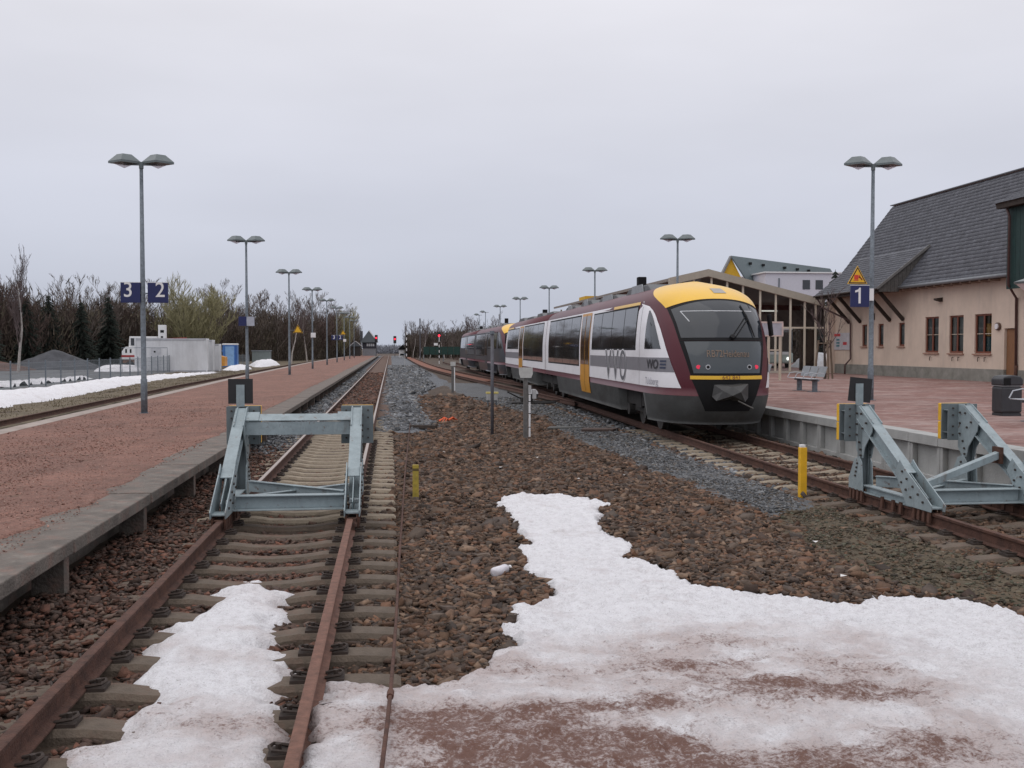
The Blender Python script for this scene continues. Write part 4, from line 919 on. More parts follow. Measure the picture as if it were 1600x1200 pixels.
MB().tube([(0,0,0),(0,0,2.62)], .042, 8).build('shaft', M('dark_post', (.105, .105, .12), .7, var=.2, vs=8), sp2, True); MB().cyl((0,0,2.62),(0,0,2.7),.06,n=8).build('cap', GALV, sp2)
sp3 = empty('trackside_post', (3.15, 52, -.25), label='far grey post with a small pale top right of the grey ballast', cat='post')
MB().box(-.09, .03, -.05, .05, 0, 1.45).build('shaft', M('weathered_post', (.1, .1, .1)), sp3); MB().box(.04, .09, -.06, -.02, .1, 1.3).build('white_strip', WHITE, sp3); MB().box(-.14, .12, -.06, -.0505, 1.36, 1.58).build('head', M('shield_pale', (.5, .5, .5)), sp3)
# point lever, cable box, orange scrap, concrete slab, weight
pl = empty('point_lever', (5.5, 40.5, -.22), label='black point lever with a half-white round weight at the station track', cat='point lever')
MB().box(-.9, 1.0, -.5, .3, 0, .10).box(-.35, .1, -.3, .2, .1, .28).build('base', UNDER, pl, bevel=.02)
MB().tube([(-.3,0,.2),(-.9,-.1,.5)], .03, 6).tube([(0,0,.1),(1.4,.3,.12)], .025, 6).build('rods', UNDER, pl)
MB().cyl((.12,-.25,.42),(.12,-.16,.42),.2, n=18).build('weight', M('weight_black', (.03, .03, .03), .7), pl)
wd = MB(); wd.prism([(.12 + .2*math.cos(a), -.256, .42 + .2*math.sin(a)) for a in np.linspace(0, math.pi, 12)], (0, .005, 0)); wd.build('white_half', WHITE, pl)
cb = empty('cable_box', (3.85, 39, -.22), label='low grey trackside box with a yellow lid left of the point lever', cat='box')
MB().box(-.2, .2, -.15, .15, .25, .5).build('housing', M('box_grey', (.4, .4, .4)), cb); MB().box(-.23, .23, -.17, .17, .5005, .56).build('lid', M('lid_yellow', (.6, .5, .15), .6), cb)
for x in (-.16, .16): MB().tube([(x,0,0),(x,0,.25)], .025, 6).build('leg', GALV, cb)
og = MB()
for k in range(9): a = random.uniform(0, 6.28); og.tube([(0,0,.02),(.15*math.cos(a),.12*math.sin(a),.05+.06*random.random()),(.32*math.cos(a),.5*math.sin(a),.0)], [.03,.02,.012], 4)
single('orange_netting', og, M('orange_plastic', (.75, .12, .03), .5), 'scrap of bright orange plastic netting on the brown ballast', 'netting', loc=(1.75, 31.3, -.2))
cs = MB().prism([(-.35,-.25,0),(.5,-.3,0),(.75,.15,0),(-.2,.3,0)], (0, 0, .09))
single('concrete_slab', cs, M('slab_rusty', (.085, .06, .052), .95, var=.3, vs=5, bump=.5), 'flat dark slab lying at the edge of the gravel path', 'slab', bevel=.02, loc=(5.35, 26.9, -.215))
single('concrete_slab', MB().prism([(-.5,-.3,0),(.6,-.1,0),(.1,.25,0),(-.35,.25,0)], (0, 0, .04)), M('slab_grey', (.11, .11, .105), .95), 'flat grey slab left of the rusty dark slab on the path', 'slab', loc=(4.75, 28, -.205))
single('timber_offcut', MB().beam((.55, 28.6, -.17), (1.25, 28.2, -.15), .13, .1), M('old_timber', (.05, .037, .03), .95, var=.3, vs=9), 'dark timber offcut at the end of the grey ballast strip', 'timber', bevel=.01)
lit = [(2.0, 18.6), (2.9, 20.2), (1.1, 21.5), (4.0, 17.2), (.9, 24.5), (3.1, 16.8), (4.3, 9.3), (4.75, 11.0)]
WLIT = M('litter_white', (.68, .67, .66), .7)
for k, (x, y) in enumerate(lit):
    o = MB().add([(-.03,-.018,0),(.03,-.02,.012),(.032,.02,.005),(-.024,.03,.015)], [(0,1,2,3)]).build('paper_scrap', WLIT, None, loc=(x, y, -.165)); o.rotation_euler.z = k
    tag(o, 'tiny white paper scrap on the brown ballast', 'litter', 'white litter scraps')

# ------------------------------------------------------------------ platform furniture
DARKM = M('bin_metal', (.035, .037, .042), .5, var=.15, vs=5)
bn = empty('litter_bin', (13.35, 20.9, ZP), label='dark grey litter bin with rounded hood at the right edge', cat='litter bin'); bn.scale = (.84, .8, 1.0)
MB().prism([(-.28,-.26,.06),(.28,-.26,.06),(.28,.26,.06),(-.28,.26,.06)], (0, 0, .58)).build('body', DARKM, bn, bevel=.05)
prof = [(-.29,.66),(-.29,.80),(-.22,.86),(.0,.885),(.22,.86),(.29,.80),(.29,.66)]
hood = MB().prism([(x, -.27, z) for x, z in prof], (0, .54, 0)).build('hood', DARKM, bn, bevel=.03)
MB().box(-.255, -.06, -.276, -.262, .665, .82).build('opening', TBLACK, hood); MB().box(-.285, .285, -.265, .265, .642, .658).build('rim', M('rim_grey', (.25, .25, .26), .5), bn); MB().box(-.26, .26, -.24, .24, 0, .06).build('foot', DARKM, bn)
BEN = M('bench_metal', (.42, .44, .47), .4, .3, var=.1)
def bench(x, y, label, rz=0, partial=False):
    t = empty('bench', (x, y, ZP), rz, label=label, cat='bench', group='metal benches on the paved platform')
    for k in range(3):
        x0 = -1.0 + k*.68
        MB().box(x0, x0+.62, -.24, .2, .43, .445).build('seat', BEN, t, bevel=.006)
        if not partial: MB().prism([(x0, .22, .50), (x0+.62, .22, .50), (x0+.62, .34, .85), (x0, .34, .85)], (0, .012, .0)).build('backrest', M('bench_mesh', (.24, .26, .28), .5), t)
    for x0 in (-1.02, -.35, .33, 1.0): MB().tube([(x0,-.24,.45),(x0,-.16,.60),(x0,.05,.64),(x0,.2,.62)], .014, 6).build('armrest', BEN, t)
    for x0 in (-.6, .7): MB().box(x0-.05, x0+.05, -.05, .1, 0, .43).box(x0-.09, x0+.09, -.2, .2, 0, .015).build('leg', GALV, t)
    MB().box(-1.0, 1.0, .0, .06, .36, .42).build('beam', GALV, t)
bench(14.1, 33.6, 'grey metal platform bench left of the young staked tree', R(-90))
bench(14.1, 38.6, 'grey metal bench half hidden behind the train nose', R(-90))
bench(12.76, 18.5, 'grey metal bench cut off by the right edge beside the litter bin', R(-90), True)
tt = empty('notice_board', (17.3, 45, ZP), label='pale framed notice board on posts beside the train nose', cat='notice board')
BEIGE = M('beige_frame', (.52, .45, .36), .5, var=.06)
for x in (-1.0, -.2, .35): MB().box(x-.05, x+.05, -.04, .04, 0, 2.05).build('post', BEIGE, tt)
MB().box(-1.4, .45, -.05, .05, 2.05, 2.62).build('board', M('notice_grey', (.40, .40, .45), .5), tt)
for z0, z1 in ((2.0, 2.06), (2.6, 2.68)): MB().box(-1.42, .47, -.06, .06, z0, z1).build('frame_bar', M('frame_pink', (.58, .47, .43), .5), tt)
MB().box(.40, .48, -.062, .062, 2.061, 2.599).build('frame_bar', M('frame_pink', (.58, .47, .43)), tt); MB().box(-1.4, .38, -.03, .03, 1.35, 1.41).build('rail', BEIGE, tt)

# ------------------------------------------------------------------ glazed hall
hall = empty('glazed_hall', (0, 58, 0), label='glazed station hall with beige beams and a low gable behind the train', cat='building')
HB = M('hall_beam', (.40, .36, .295), .6, var=.08); HP = M('hall_mullion', (.66, .60, .49), .5, var=.05); HD = M('hall_dark', (.06, .05, .045), .9, var=.3)
prf = [(16.0, 6.08), (18.3, 6.60), (25.2, 4.92)]
def hz(x): return float(np.interp(x, [p[0] for p in prf], [p[1] for p in prf]))
for (a, b_) in zip(prf, prf[1:]):
    MB().prism([(a[0], -.25, a[1]), (b_[0], -.25, b_[1]), (b_[0], -.25, b_[1]-.42), (a[0], -.25, a[1]-.42)], (0, .3, 0)).build('gable_beam', HB, hall)
    MB().prism([(a[0], .0505, a[1]-.02), (b_[0], .0505, b_[1]-.02), (b_[0], .0505, b_[1]-.2), (a[0], .0505, a[1]-.2)], (0, 42, 0)).build('roof', M('hall_roof', (.24, .21, .185), .7, var=.1), hall)
MX = [16.4, 17.5, 18.55, 19.5, 20.45, 21.5, 22.45, 23.35, 24.23, 24.9, 25.5]
for x in MX: MB().box(x-.055, x+.055, -.06, .04, ZP, hz(x)-.4205).build('mullion', HP, hall)
MB().box(16.2, 25.55, -.05, .03, 3.17, 3.27).build('transom', HP, hall); MB().box(16.2, 25.6, -.08, .05, ZP, ZP+.14).build('sill', M('hall_sill', (.5, .46, .40)), hall)
for a, b_ in zip(MX, MX[1:]):
    for z0, z1 in ((ZP+.141, 3.169), (3.271, None)):
        q = [(a+.056, 0, z0), (b_-.056, 0, z0), (b_-.056, 0, z1 or hz(b_)-.422), (a+.056, 0, z1 or hz(a)-.422)]
        MB().add(q, [(0, 1, 2, 3)]).build('pane', HALLG, hall)
MB().box(24.3, 25.295, .6, .9, ZP, 3.1).build('timber_door', M('hall_timber', (.10, .055, .035), .7, var=.2, vs=3), hall)
MB().box(25.3, 25.5, .06, 42, 3.3, 4.95).build('side_wall', M('hall_side_wall', (.16, .13, .11), .9), hall)
for k in range(8): MB().box(25.35, 25.45, 1.5+k*5, 1.62+k*5, ZP, 3.299).build('side_mullion', HP, hall)
MB().box(16.2, 25.2, 41.5, 42, 3.4, 4.8).build('back_wall', HD, hall)
for k in range(6):
    y = 3 + k*6
    MB().beam((16.3, y, 4.6), (25.2, y, 4.5), .12, .3).build('roof_truss', M('truss_red', (.16, .05, .04), .6), hall)
    for x in (18, 21, 24): MB().box(x-.5, x+.5, y+2, y+2.12, 4.35, 4.43).build('ceiling_lamp', M('tube_lamp', (.8, .78, .72), .5, emit=((1, .95, .85), .8)), hall)
for k in range(7):
    for x in (16.25,): MB().box(x-.07, x+.07, 3+k*6, 3.14+k*6, ZP, 5.7).build('column', HP, hall)
bus = empty('bus', (27.9, 72, ZP), R(-14), label='pale green and white bus seen through the hall glazing', cat='bus')
BG = M('bus_green', (.42, .50, .46), .4)
MB().box(-1.25, 1.25, 0, 11, .35, 1.15).build('lower_body', BG, bus, bevel=.12); MB().box(-1.2, 1.2, .05, 10.9, 1.151, 2.75).build('window_band', TGLASS, bus, bevel=.12); MB().box(-1.22, 1.22, .1, 10.9, 2.751, 3.0).build('roof', WHITE, bus, bevel=.1)
MB().box(-1.1, 1.1, -.02, .05, 1.0, 1.2).build('front_band', WHITE, bus)
for s in (-1, 1):
    MB().cyl((s*.9, -.03, .7), (s*.9, .02, .7), .12, n=12).build('headlight', M('headlamp_on', (.9, .9, .85), .3, emit=((1, .98, .9), 2.0)), bus)
    for y in (2.2, 8.2): MB().cyl((s*1.0, y, .45), (s*1.26, y, .45), .46, n=18).build('wheel', TBLACK, bus)

snow('snow_heap', [(30.2,73),(33.5,72.5),(34.5,76),(31,77)], lambda x, y: ZP + 0*x, 1.1, .3, SNOWW, 'grey snow heap behind the bus seen through the hall glazing', lambda x, y: .4+0*x, .3, 1.4, 3)
# ------------------------------------------------------------------ station building
st = empty('station_building', label='cream station building with steep slate roof at the right', cat='building')
CREAM = M('cream_render', (.62, .51, .42), .9, var=.08, vs=.8, bump=.35, bs=30, stain=[((.42, .34, .28), .7, .48, .72, .5, (1, 1, .35)), ((.44, .38, .33), 2.2, .55, .7, .5, (1, 2, .12))])
PLINTH = M('plinth_render', (.24, .235, .21), .9, var=.2, vs=2, bump=.4, stain=[((.12, .12, .10), 1.5, .5, .7, .6)])
SLATE = M('slate', (.098, .102, .118), .55, var=.25, vs=3, attr='tone'); TIMB = M('dark_timber', (.035, .024, .018), .8, var=.25, vs=6)
FRAME = M('window_frame_brown', (.17, .055, .032), .55, var=.12); WX = 26.0
openings = [(46.24, 47.48, 1.80, 3.53), (44.1, 45.3, 1.79, 3.53), (41.9, 43.2, 1.78, 3.53), (49.5, 50.12, 2.12, 3.32), (51.75, 52.35, 2.12, 3.32), (53.65, 54.25, 2.12, 3.32), (40.2, 40.95, ZP, 2.86)]
def wall_with_holes(name, y0, y1, z0, z1, holes, x0, x1, mat, parent):
    """a rendered wall with real openings, built as strips round each hole"""
    b = MB(); ys_ = sorted({y0, y1, *[h[0] for h in holes], *[h[1] for h in holes]})
    for a, c in zip(ys_, ys_[1:]):
        hs = sorted([h for h in holes if h[0] < (a+c)/2 < h[1]], key=lambda h: h[2]); z = z0
        for h in hs:
            if h[2] > z: b.box(x0, x1, a, c, z, h[2])
            z = h[3]
        if z < z1: b.box(x0, x1, a, c, z, z1)
    return b.build(name, mat, parent)
wall_with_holes('front_wall', 30, 58, ZP+.55, 5.12, openings[:6] + [(40.2, 40.95, ZP+.55, 2.86)], WX, WX+.35, CREAM, st)
wall_with_holes('plinth', 30, 58, ZP, ZP+.55, [(40.2, 40.95, ZP, ZP+.55)], WX-.02, WX+.35, PLINTH, st)
MB().prism([(WX+.36, 57.65, ZP), (33.2, 57.65, ZP), (33.2, 57.65, 5.2), (29.6, 57.65, 10.2), (WX+.36, 57.65, 5.6)], (0, .34, 0)).build('gable_wall', CREAM, st)
MB().box(25.56, WX-.001, 57.7, 57.9, ZP, 5.1).build('link_wall', CREAM, st); MB().box(WX+.36, 33, 30, 57.6, 4.9, 5.0).build('ceiling', HD, st); MB().box(WX+.8, WX+.9, 30, 57.6, ZP, 4.9).build('inner_wall', M('interior_wall', (.34, .32, .28), .9, var=.3, vs=.6), st)
for i, (y0, y1, z0, z1) in enumerate(openings[:6]):
    w_ = MB().box(WX+.06, WX+.12, y0, y0+.08, z0, z1).box(WX+.06, WX+.12, y1-.08, y1, z0, z1).box(WX+.06, WX+.12, y0+.0805, y1-.0805, z1-.08, z1).box(WX+.06, WX+.12, y0+.0805, y1-.0805, z0, z0+.09)
    if i < 3: w_.box(WX+.055, WX+.12, (y0+y1)/2-.05, (y0+y1)/2+.05, z0+.0905, z1-.0805)
    wo = w_.build('window_frame', FRAME, st)
    mid = [y0+.081, (y0+y1)/2-.051, (y0+y1)/2+.051, y1-.081] if i < 3 else [y0+.081, y1-.081]
    for a, c in zip(mid[::2], mid[1::2]): MB().add([(WX+.087, a, z0+.0905), (WX+.087, c, z0+.0905), (WX+.087, c, z1-.0805), (WX+.087, a, z1-.0805)], [(0, 3, 2, 1)]).build('pane', HALLG, wo)
    if i < 3: MB().box(WX+.075, WX+.11, mid[0], mid[1], (z0+z1)/2-.015, (z0+z1)/2+.015).box(WX+.075, WX+.11, mid[2], mid[3], (z0+z1)/2-.015, (z0+z1)/2+.015).build('glazing_bar', BEIGE, wo)
    MB().box(WX+.15, WX+.16, y0+.02, y1-.02, z0+.02, z1-.02).build('pane_backing', M('pane_backing_grey', (.33, .34, .32), .9, var=.35, vs=2.5, stretch=(1, 1, .5)), st) if i != 2 else MB().box(WX+.15, WX+.16, (y0+y1)/2, y1-.02, z0+.02, z1-.02).build('pane_backing', M('pane_backing_grey', (.33, .34, .32)), st)  # grey panel added close behind the glass so the panes look less black
    MB().box(WX-.09, WX-.0205, y0-.06, y1+.06, z0-.07, z0-.01).build('window_sill', M('sill_clay', (.33, .19, .14), .7), st)
for y0 in (46.9, 44.9, 44.4, 42.8, 42.3): MB().tube([(WX-.02, y0, 1.6), (WX-.08, y0, 1.6), (WX-.08, y0, 1.42)], .018, 5).build('wall_hook', TIMB, st)
MB().box(WX+.14, WX+.15, 42.0, 42.5, 2.55, 3.1).build('yellow_poster', M('poster_yellow', (.6, .33, .05), .7), st); MB().box(WX+.14, WX+.15, 42.0, 42.5, 1.9, 2.5).build('teal_poster', M('poster_teal', (.03, .15, .17), .7), st)
MB().box(WX+.1, WX+.16, 40.22, 40.93, ZP, 2.84).build('door', M('door_wood', (.21, .10, .045), .6, var=.2, vs=4, stretch=(1, 6, 1)), st)
MB().cyl((WX-.001, 41.35, 2.95), (WX-.1, 41.35, 2.95), .17, n=20).build('wall_lamp', M('wall_lamp_rim', (.12, .07, .05), .5), st); MB().cyl((WX-.1005, 41.35, 2.95), (WX-.14, 41.35, 2.95), .12, n=16).build('wall_lamp_glass', FROST, st)
MB().prism([(WX-.002, 45.9, 4.22), (WX-.30, 45.9, 4.30), (WX-.30, 45.9, 4.38), (WX-.002, 45.9, 4.42)], (0, .3, 0)).build('camera_housing', TIMB, st)
MB().box(WX-.12, WX-.001, 52.75, 53.05, 3.55, 3.9).build('wall_lantern', TIMB, st); MB().box(WX-.1, WX-.001, 52.8, 53.0, 3.35, 3.549).build('lantern_glass', FROST, st)
# poster with coloured print
po = empty('poster_board', (WX-.03, 56.8, 2.42), label='white notice with red and teal print on the cream wall by the downpipe', cat='poster')
MB().box(-.02, .02, -1.1, 1.0, -.5, .48).build('panel', M('poster_white', (.50, .49, .52), .6), po)
pr_ = M('print_red', (.5, .05, .06), .6); pt_ = M('print_teal', (.07, .20, .24), .6)
MB().box(-.024, -.0205, .1, .95, .28, .44).build('red_heading', pr_, po); MB().box(-.024, -.0205, -.75, -.25, -.22, -.05).build('red_spot', pr_, po)
for z in (.08, -.1, -.27): MB().box(-.024, -.0205, .2, .62, z-.05, z+.06).build('teal_line', pt_, po)
# roof: main slope, catslide, ridge
EV, RG = (25.45, 5.12), (29.6, 10.4)
def slate_slope(name, ev, rg, y0, y1, row, wid, parent, skip=None):
    d = Vector((rg[0]-ev[0], 0, rg[1]-ev[1])); L_ = d.length; d.normalize(); n = Vector((-d.z, 0, d.x)); V = []; F = []; T = []
    MB().prism([(ev[0], y0, ev[1]-.01), (rg[0], y0, rg[1]-.01), (rg[0]+.1, y0, rg[1]-.2), (ev[0]+.1, y0, ev[1]-.16)], (0, y1-y0, 0)).build(name.replace('slates', 'deck'), TIMB, parent)
    nr = int(L_/row); rr = random.Random(3)
    for i in range(nr+1):
        s0 = i*row; off = (i*.37 % 1)*wid; y = y0 - off
        while y < y1:
            a, b2 = max(y0, y)+.006, min(y1, y+wid)-.006; y += wid
            if b2 - a < .05: continue
            if skip and skip(a, b2, s0): continue
            s1 = min(L_, s0 + row*1.25); h0 = .028 + rr.uniform(0, .006); sk = rr.uniform(.03, .07)
            lo = Vector((ev[0], 0, ev[1])) + d*(s0-.02); hi = Vector((ev[0], 0, ev[1])) + d*s1; k = len(V)
            for p, yy, hh in ((lo, a, h0), (lo - d*sk, b2, h0), (hi, b2, .004), (hi, a, .004), (lo, a, h0-.018), (lo - d*sk, b2, h0-.018)):
                q = p + n*hh; V.append((q.x, yy, q.z))
            F += [(k, k+1, k+2, k+3), (k, k+4, k+5, k+1)]; T += [rr.uniform(.88, 1.16)]*6
    me = nmesh(name, V, F, SLATE, False, np.repeat(np.array(T)[:, None], 3, 1))
    return tag(link(name, me, parent), kind='stuff')
slate_slope('roof_slates', EV, RG, 39.7, 57.95, .25, .36, st); slate_slope('upper_roof_slates', (27.6, 7.855), RG, 30, 39.69, .25, .36, st)
MB().prism([(RG[0], 57.95, RG[1]-.01), (33.7, 57.95, 5.1), (33.6, 57.95, 4.9), (RG[0], 57.95, RG[1]-.25)], (0, -27.95, 0)).build('rear_slope', TIMB, st)
MB().beam((RG[0], 30, RG[1]+.06), (RG[0], 58, RG[1]+.06), .3, .05).build('ridge_cap', M('ridge_lead', (.13, .135, .15), .5), st)
CE, CT = (24.25, 5.0), (27.0, 7.16)
slate_slope('canopy_slates', CE, CT, 49.0, 56.7, .22, .34, st)
ck = MB(); nn = 13                                       # boarded cheek of the canopy
for i in range(nn):
    x0 = 24.35 + i*(27.0-24.35)/nn; x1 = x0 + (27.0-24.35)/nn - .015; zt = lambda x: CE[1] + (x-CE[0])*(CT[1]-CE[1])/(CT[0]-CE[0]) - .03; zb = lambda x: max(4.85, EV[1] + (x-EV[0])*(RG[1]-EV[1])/(RG[0]-EV[0])) if x > EV[0] else 4.85
    if zt(x0) > zb(x0): MB().prism([(x0, 48.97, zb(x0)), (x1, 48.97, min(zb(x1), zt(x1))), (x1, 48.97, zt(x1)), (x0, 48.97, zt(x0))], (0, .03, 0)).build('cheek_board', M('grey_boards', (.085, .08, .075), .9, var=.3, vs=8), st)
MB().beam((24.2, 48.93, 5.0), (27.0, 48.93, 7.2), .05, .12).build('barge_board', M('barge_grey', (.16, .155, .15), .8), st)
GUT = M('gutter_zinc', (.20, .21, .225), .45, .3, var=.12)
MB().tube([(EV[0]-.08, 39.7, 5.06), (EV[0]-.08, 48.9, 5.06)], .085, 10).build('gutter', GUT, st, True); MB().tube([(CE[0]-.07, 49.0, 4.97), (CE[0]-.07, 56.6, 4.97)], .05, 8).build('gutter', TIMB, st, True)
for y in np.arange(41.3, 57, .75): MB().box(24.4 if y > 49 else 25.5, WX-.0005, y, y+.09, 4.90, 5.0).build('rafter_end', M('rafter_pale', (.34, .25, .2), .8), st)
for y in (49.6, 51.0, 54.4, 55.8): MB().beam((WX-.02, y, 3.45), (24.6, y, 4.95), .14, .16).build('canopy_strut', TIMB, st)
MB().beam((24.35, 49.1, 4.87), (24.35, 56.6, 4.87), .12, .14).build('canopy_beam', TIMB, st)
PIPE = M('downpipe', (.085, .045, .042), .5, var=.15)
MB().tube([(24.3, 56.4, 4.85), (24.6, 56.2, 4.3), (25.85, 55.6, 3.6), (25.9, 55.5, 3.4), (25.9, 55.45, 1.4), (25.6, 55.5, 1.05), (25.6, 55.5, ZP)], .05, 8).build('downpipe', PIPE, st, True)
# green boarded dormer and its pipe
GRN = M('green_boards', (.006, .032, .029), .6, var=.2, vs=4)
for i in range(18):
    y1 = 39.65 - i*.3; MB().box(25.22, 25.32, y1-.285, y1, 4.45, 7.75).build('green_board', GRN, st)
MB().box(25.325, 29, 34, 39.6, 4.5, 7.75).build('dormer_body', GRN, st)
MB().prism([(24.85, 39.85, 7.751), (29.2, 39.85, 7.95), (29.2, 39.85, 8.1), (24.85, 39.85, 7.93)], (0, -6, 0)).build('dormer_roof', TIMB, st)
slate_slope('dormer_slates', (24.82, 7.98), (29.3, 10.2), 33.9, 39.9, .23, .34, st)
MB().tube([(25.0, 39.35, 7.7), (25.12, 39.35, 7.4), (25.12, 39.35, 4.6), (WX-.07, 40.05, 4.1), (WX-.07, 40.0, 1.3)], .055, 8).build('downpipe', PIPE, st, True)
MB().tube([(WX-.07, 40.0, 1.3), (WX-.07, 40.0, ZP)], .075, 8).build('pipe_foot', RUST, st, True)

# ------------------------------------------------------------------ school with a yellow gable, farther off
sc = empty('school_building', (0, 120, 0), label='distant white flat-roofed building with slate roof and yellow gable', cat='building')
MB().prism([(39.0, 0, 9), (42.9, 0, 9), (40.8, 0, 13.0)], (0, .5, 0)).build('yellow_gable', M('gable_yellow', (.62, .37, .03), .8, var=.05), sc)
MB().prism([(40.75, -.2, 13.15), (43.2, -.2, 9.6), (43.2, -.2, 9.3), (40.8, -.2, 12.8)], (20.5, 18, -.0)).build('roof', M('school_roof', (.095, .125, .135), .6, var=.1), sc)
MB().prism([(40.75, -.25, 13.15), (40.85, -.25, 13.02), (38.9, -.25, 9.0), (38.6, -.25, 9.0)], (0, .7, 0)).build('verge_board', M('verge_grey', (.2, .2, .2)), sc)
wsc = MB().box(44.0, 56.5, -3.0, 10, 0, 10.9).build('wall', M('school_wall', (.60, .60, .66), .8, var=.04), sc)
MB().box(43.8, 56.7, -3.2, 10, 10.901, 11.05).build('parapet', WHITE, sc)
for x in (48.6, 50.2): MB().box(x, x+.9, -3.05, -2.9, 9.0, 10.1).build('window', TGLASS, sc)
MB().box(45.6, 45.75, -3.1, -3.0005, 8.6, 10.3).build('drain', GALV, sc)
for q in (.12, .24, .45, .58, .7): MB().box(41.3+20.5*q, 41.6+20.5*q, -.45+18*q, -.1+18*q, 12.25, 12.55).build('roof_vent', TBLACK, sc)
yb_ = empty('far_shed', (24, 118, 0), label='small far yellow roof block showing above the train roof', cat='building'); MB().box(-2.2, 1.6, 0, 5, 0, 7.5).build('wall', M('shed_grey', (.2, .2, .2)), yb_); MB().box(-1.4, 1.4, -.1, 4, 7.501, 8.1).build('yellow_top', M('gable_yellow', (.6, .4, .05)), yb_)

# ------------------------------------------------------------------ yard on the left
fe = empty('wire_fence', label='wire mesh fence on grey posts along the gravel yard', cat='fence')
FPM = MB().box(-.035, .035, -.025, .025, -.1, 1.45).mesh('fence_post', GALV)
WIRE = M('fence_wire', (.22, .25, .27), .5, .3)
wm = MB()
for z in (.12, .42, .72, 1.02, 1.32): wm.box(-.004, .004, 0, 2.6, z-.005, z+.005)
for k in range(1, 26): wm.box(-.003, .003, k*.1-.003, k*.1+.003, .08, 1.36)
wm = wm.mesh('mesh_panel', WIRE)
def fx(y): return float(np.interp(y, [30, 78, 96, 112, 130], [-18.9, -18.8, -19.4, -18.2, -17.6]))
for k in range(35):
    y = 40.7 + 2.6*k; x = fx(y); z = float(ground_z(x, y))
    link('fence_post', FPM, fe, 0, (x, y, z)); link('mesh_panel', wm, fe, 0, (x, y, z), -math.atan((fx(y+2.6)-x)/2.6))
cw = M('container_white', (.68, .69, .71), .55, var=.05, vs=1, stain=[((.42, .42, .43), .8, .5, .72, .5, (1, 1, .25))]); ct_ = M('container_trim', (.42, .43, .46), .5)
def container(x, y, rz, l, w, h, label, name='site_container'):
    t = empty(name, (x, y, float(ground_z(x, y))-.02), rz, label=label, cat='container', group='white site containers')
    MB().box(-l/2+.06, l/2-.06, -w/2+.06, w/2-.06, .12, h-.12).build('wall', cw, t)
    for a in (-1, 1):
        for b_ in (-1, 1): MB().box(a*(l/2-.06)-.06, a*(l/2-.06)+.06, b_*(w/2-.06)-.06, b_*(w/2-.06)+.06, 0, h).build('corner_post', cw, t)
        MB().box(-l/2+.121, l/2-.121, a*(w/2-.06)-.06, a*(w/2-.06)+.06, h-.16, h-.001).build('roof_rail', ct_, t); MB().box(-l/2+.121, l/2-.121, a*(w/2-.06)-.06, a*(w/2-.06)+.06, 0, .14).build('base_rail', ct_, t)
    n = int(l/.28)
    for k in range(n): xx = -l/2+.3+k*.28; MB().box(xx-.06, xx+.06, -w/2+.03, -w/2+.06, .16, h-.18).build('rib', cw, t)
    return t
c1 = container(-19.25, 94, R(6), 6.1, 2.45, 2.95, 'long white ribbed site container behind the wire fence')
MB().box(-1.7, -.85, -1.24, -1.19, .15, 2.1).build('door', M('container_door', (.50, .51, .54), .5), c1); MB().box(-1.45, -1.3, -1.245, -1.2405, 1.7, 1.85).build('door_mark', TBLACK, c1)
container(-17.55, 97.5, R(6), 2.6, 2.45, 2.95, 'second white container end behind the long ribbed one')
container(-17.4, 101.2, R(6), 2.3, 2.4, 2.6, 'lower white container right of the other two')
fr_ = empty('fence_frame', (-20.2, 91.0, 0), R(6), label='leaning temporary fence frame in front of the long container', cat='fence frame')
MB().tube([(-2.6,0,0),(-2.6,0,2.05),(1.1,0,2.05),(1.1,0,0)], .03, 6).build('frame', GALV, fr_); MB().tube([(-.7,0,0),(-.7,0,2.0)], .03, 6).build('middle_tube', GALV, fr_)
to = empty('toilet_cabin', (-17.1, 113, 0), label='blue portable toilet cabin with white roof right of the containers', cat='toilet cabin')
TB = M('toilet_blue', (.05, .16, .42), .5, var=.15, vs=2)
MB().box(-.75, .75, -.6, .6, 0, 2.35).build('body', TB, to, bevel=.04); MB().box(-.80, .80, -.65, .65, 2.3505, 2.5).build('roof', WHITE, to, bevel=.08)
MB().box(-.45, .45, -.63, -.6005, .1, 2.2).build('door', M('toilet_door', (.20, .36, .60), .5), to); MB().box(.60, .70, -.62, -.6005, .1, 2.3).build('corner_strip', M('toilet_dark', (.02, .07, .25)), to)
sk = empty('skip', (-18.0, 108, 0), label='orange sloping skip between containers and toilet cabin', cat='skip')
MB().prism([(-.6,-.8,.2),(1.2,-.8,.2),(1.2,-.8,1.1),(-1.2,-.8,1.7)], (0, 1.6, 0)).build('bin', M('skip_orange', (.55, .25, .04), .6, var=.2), sk); MB().tube([(-1.2,-.85,1.8),(0,-.85,2.0),(1.0,-.85,1.7)], .06, 6).build('blue_bar', TB, sk)
ub = empty('utility_box', (-16.9, 140, 0), label='grey-green utility box far left of the platform track', cat='box'); MB().box(-1.5, .8, 0, 2, 0, 1.6).build('body', M('utility_grey', (.17, .20, .20), .7, var=.1), ub); MB().box(-1.6, .9, -.1, 2.1, 1.6005, 1.72).build('roof', M('utility_roof', (.2, .22, .24)), ub)
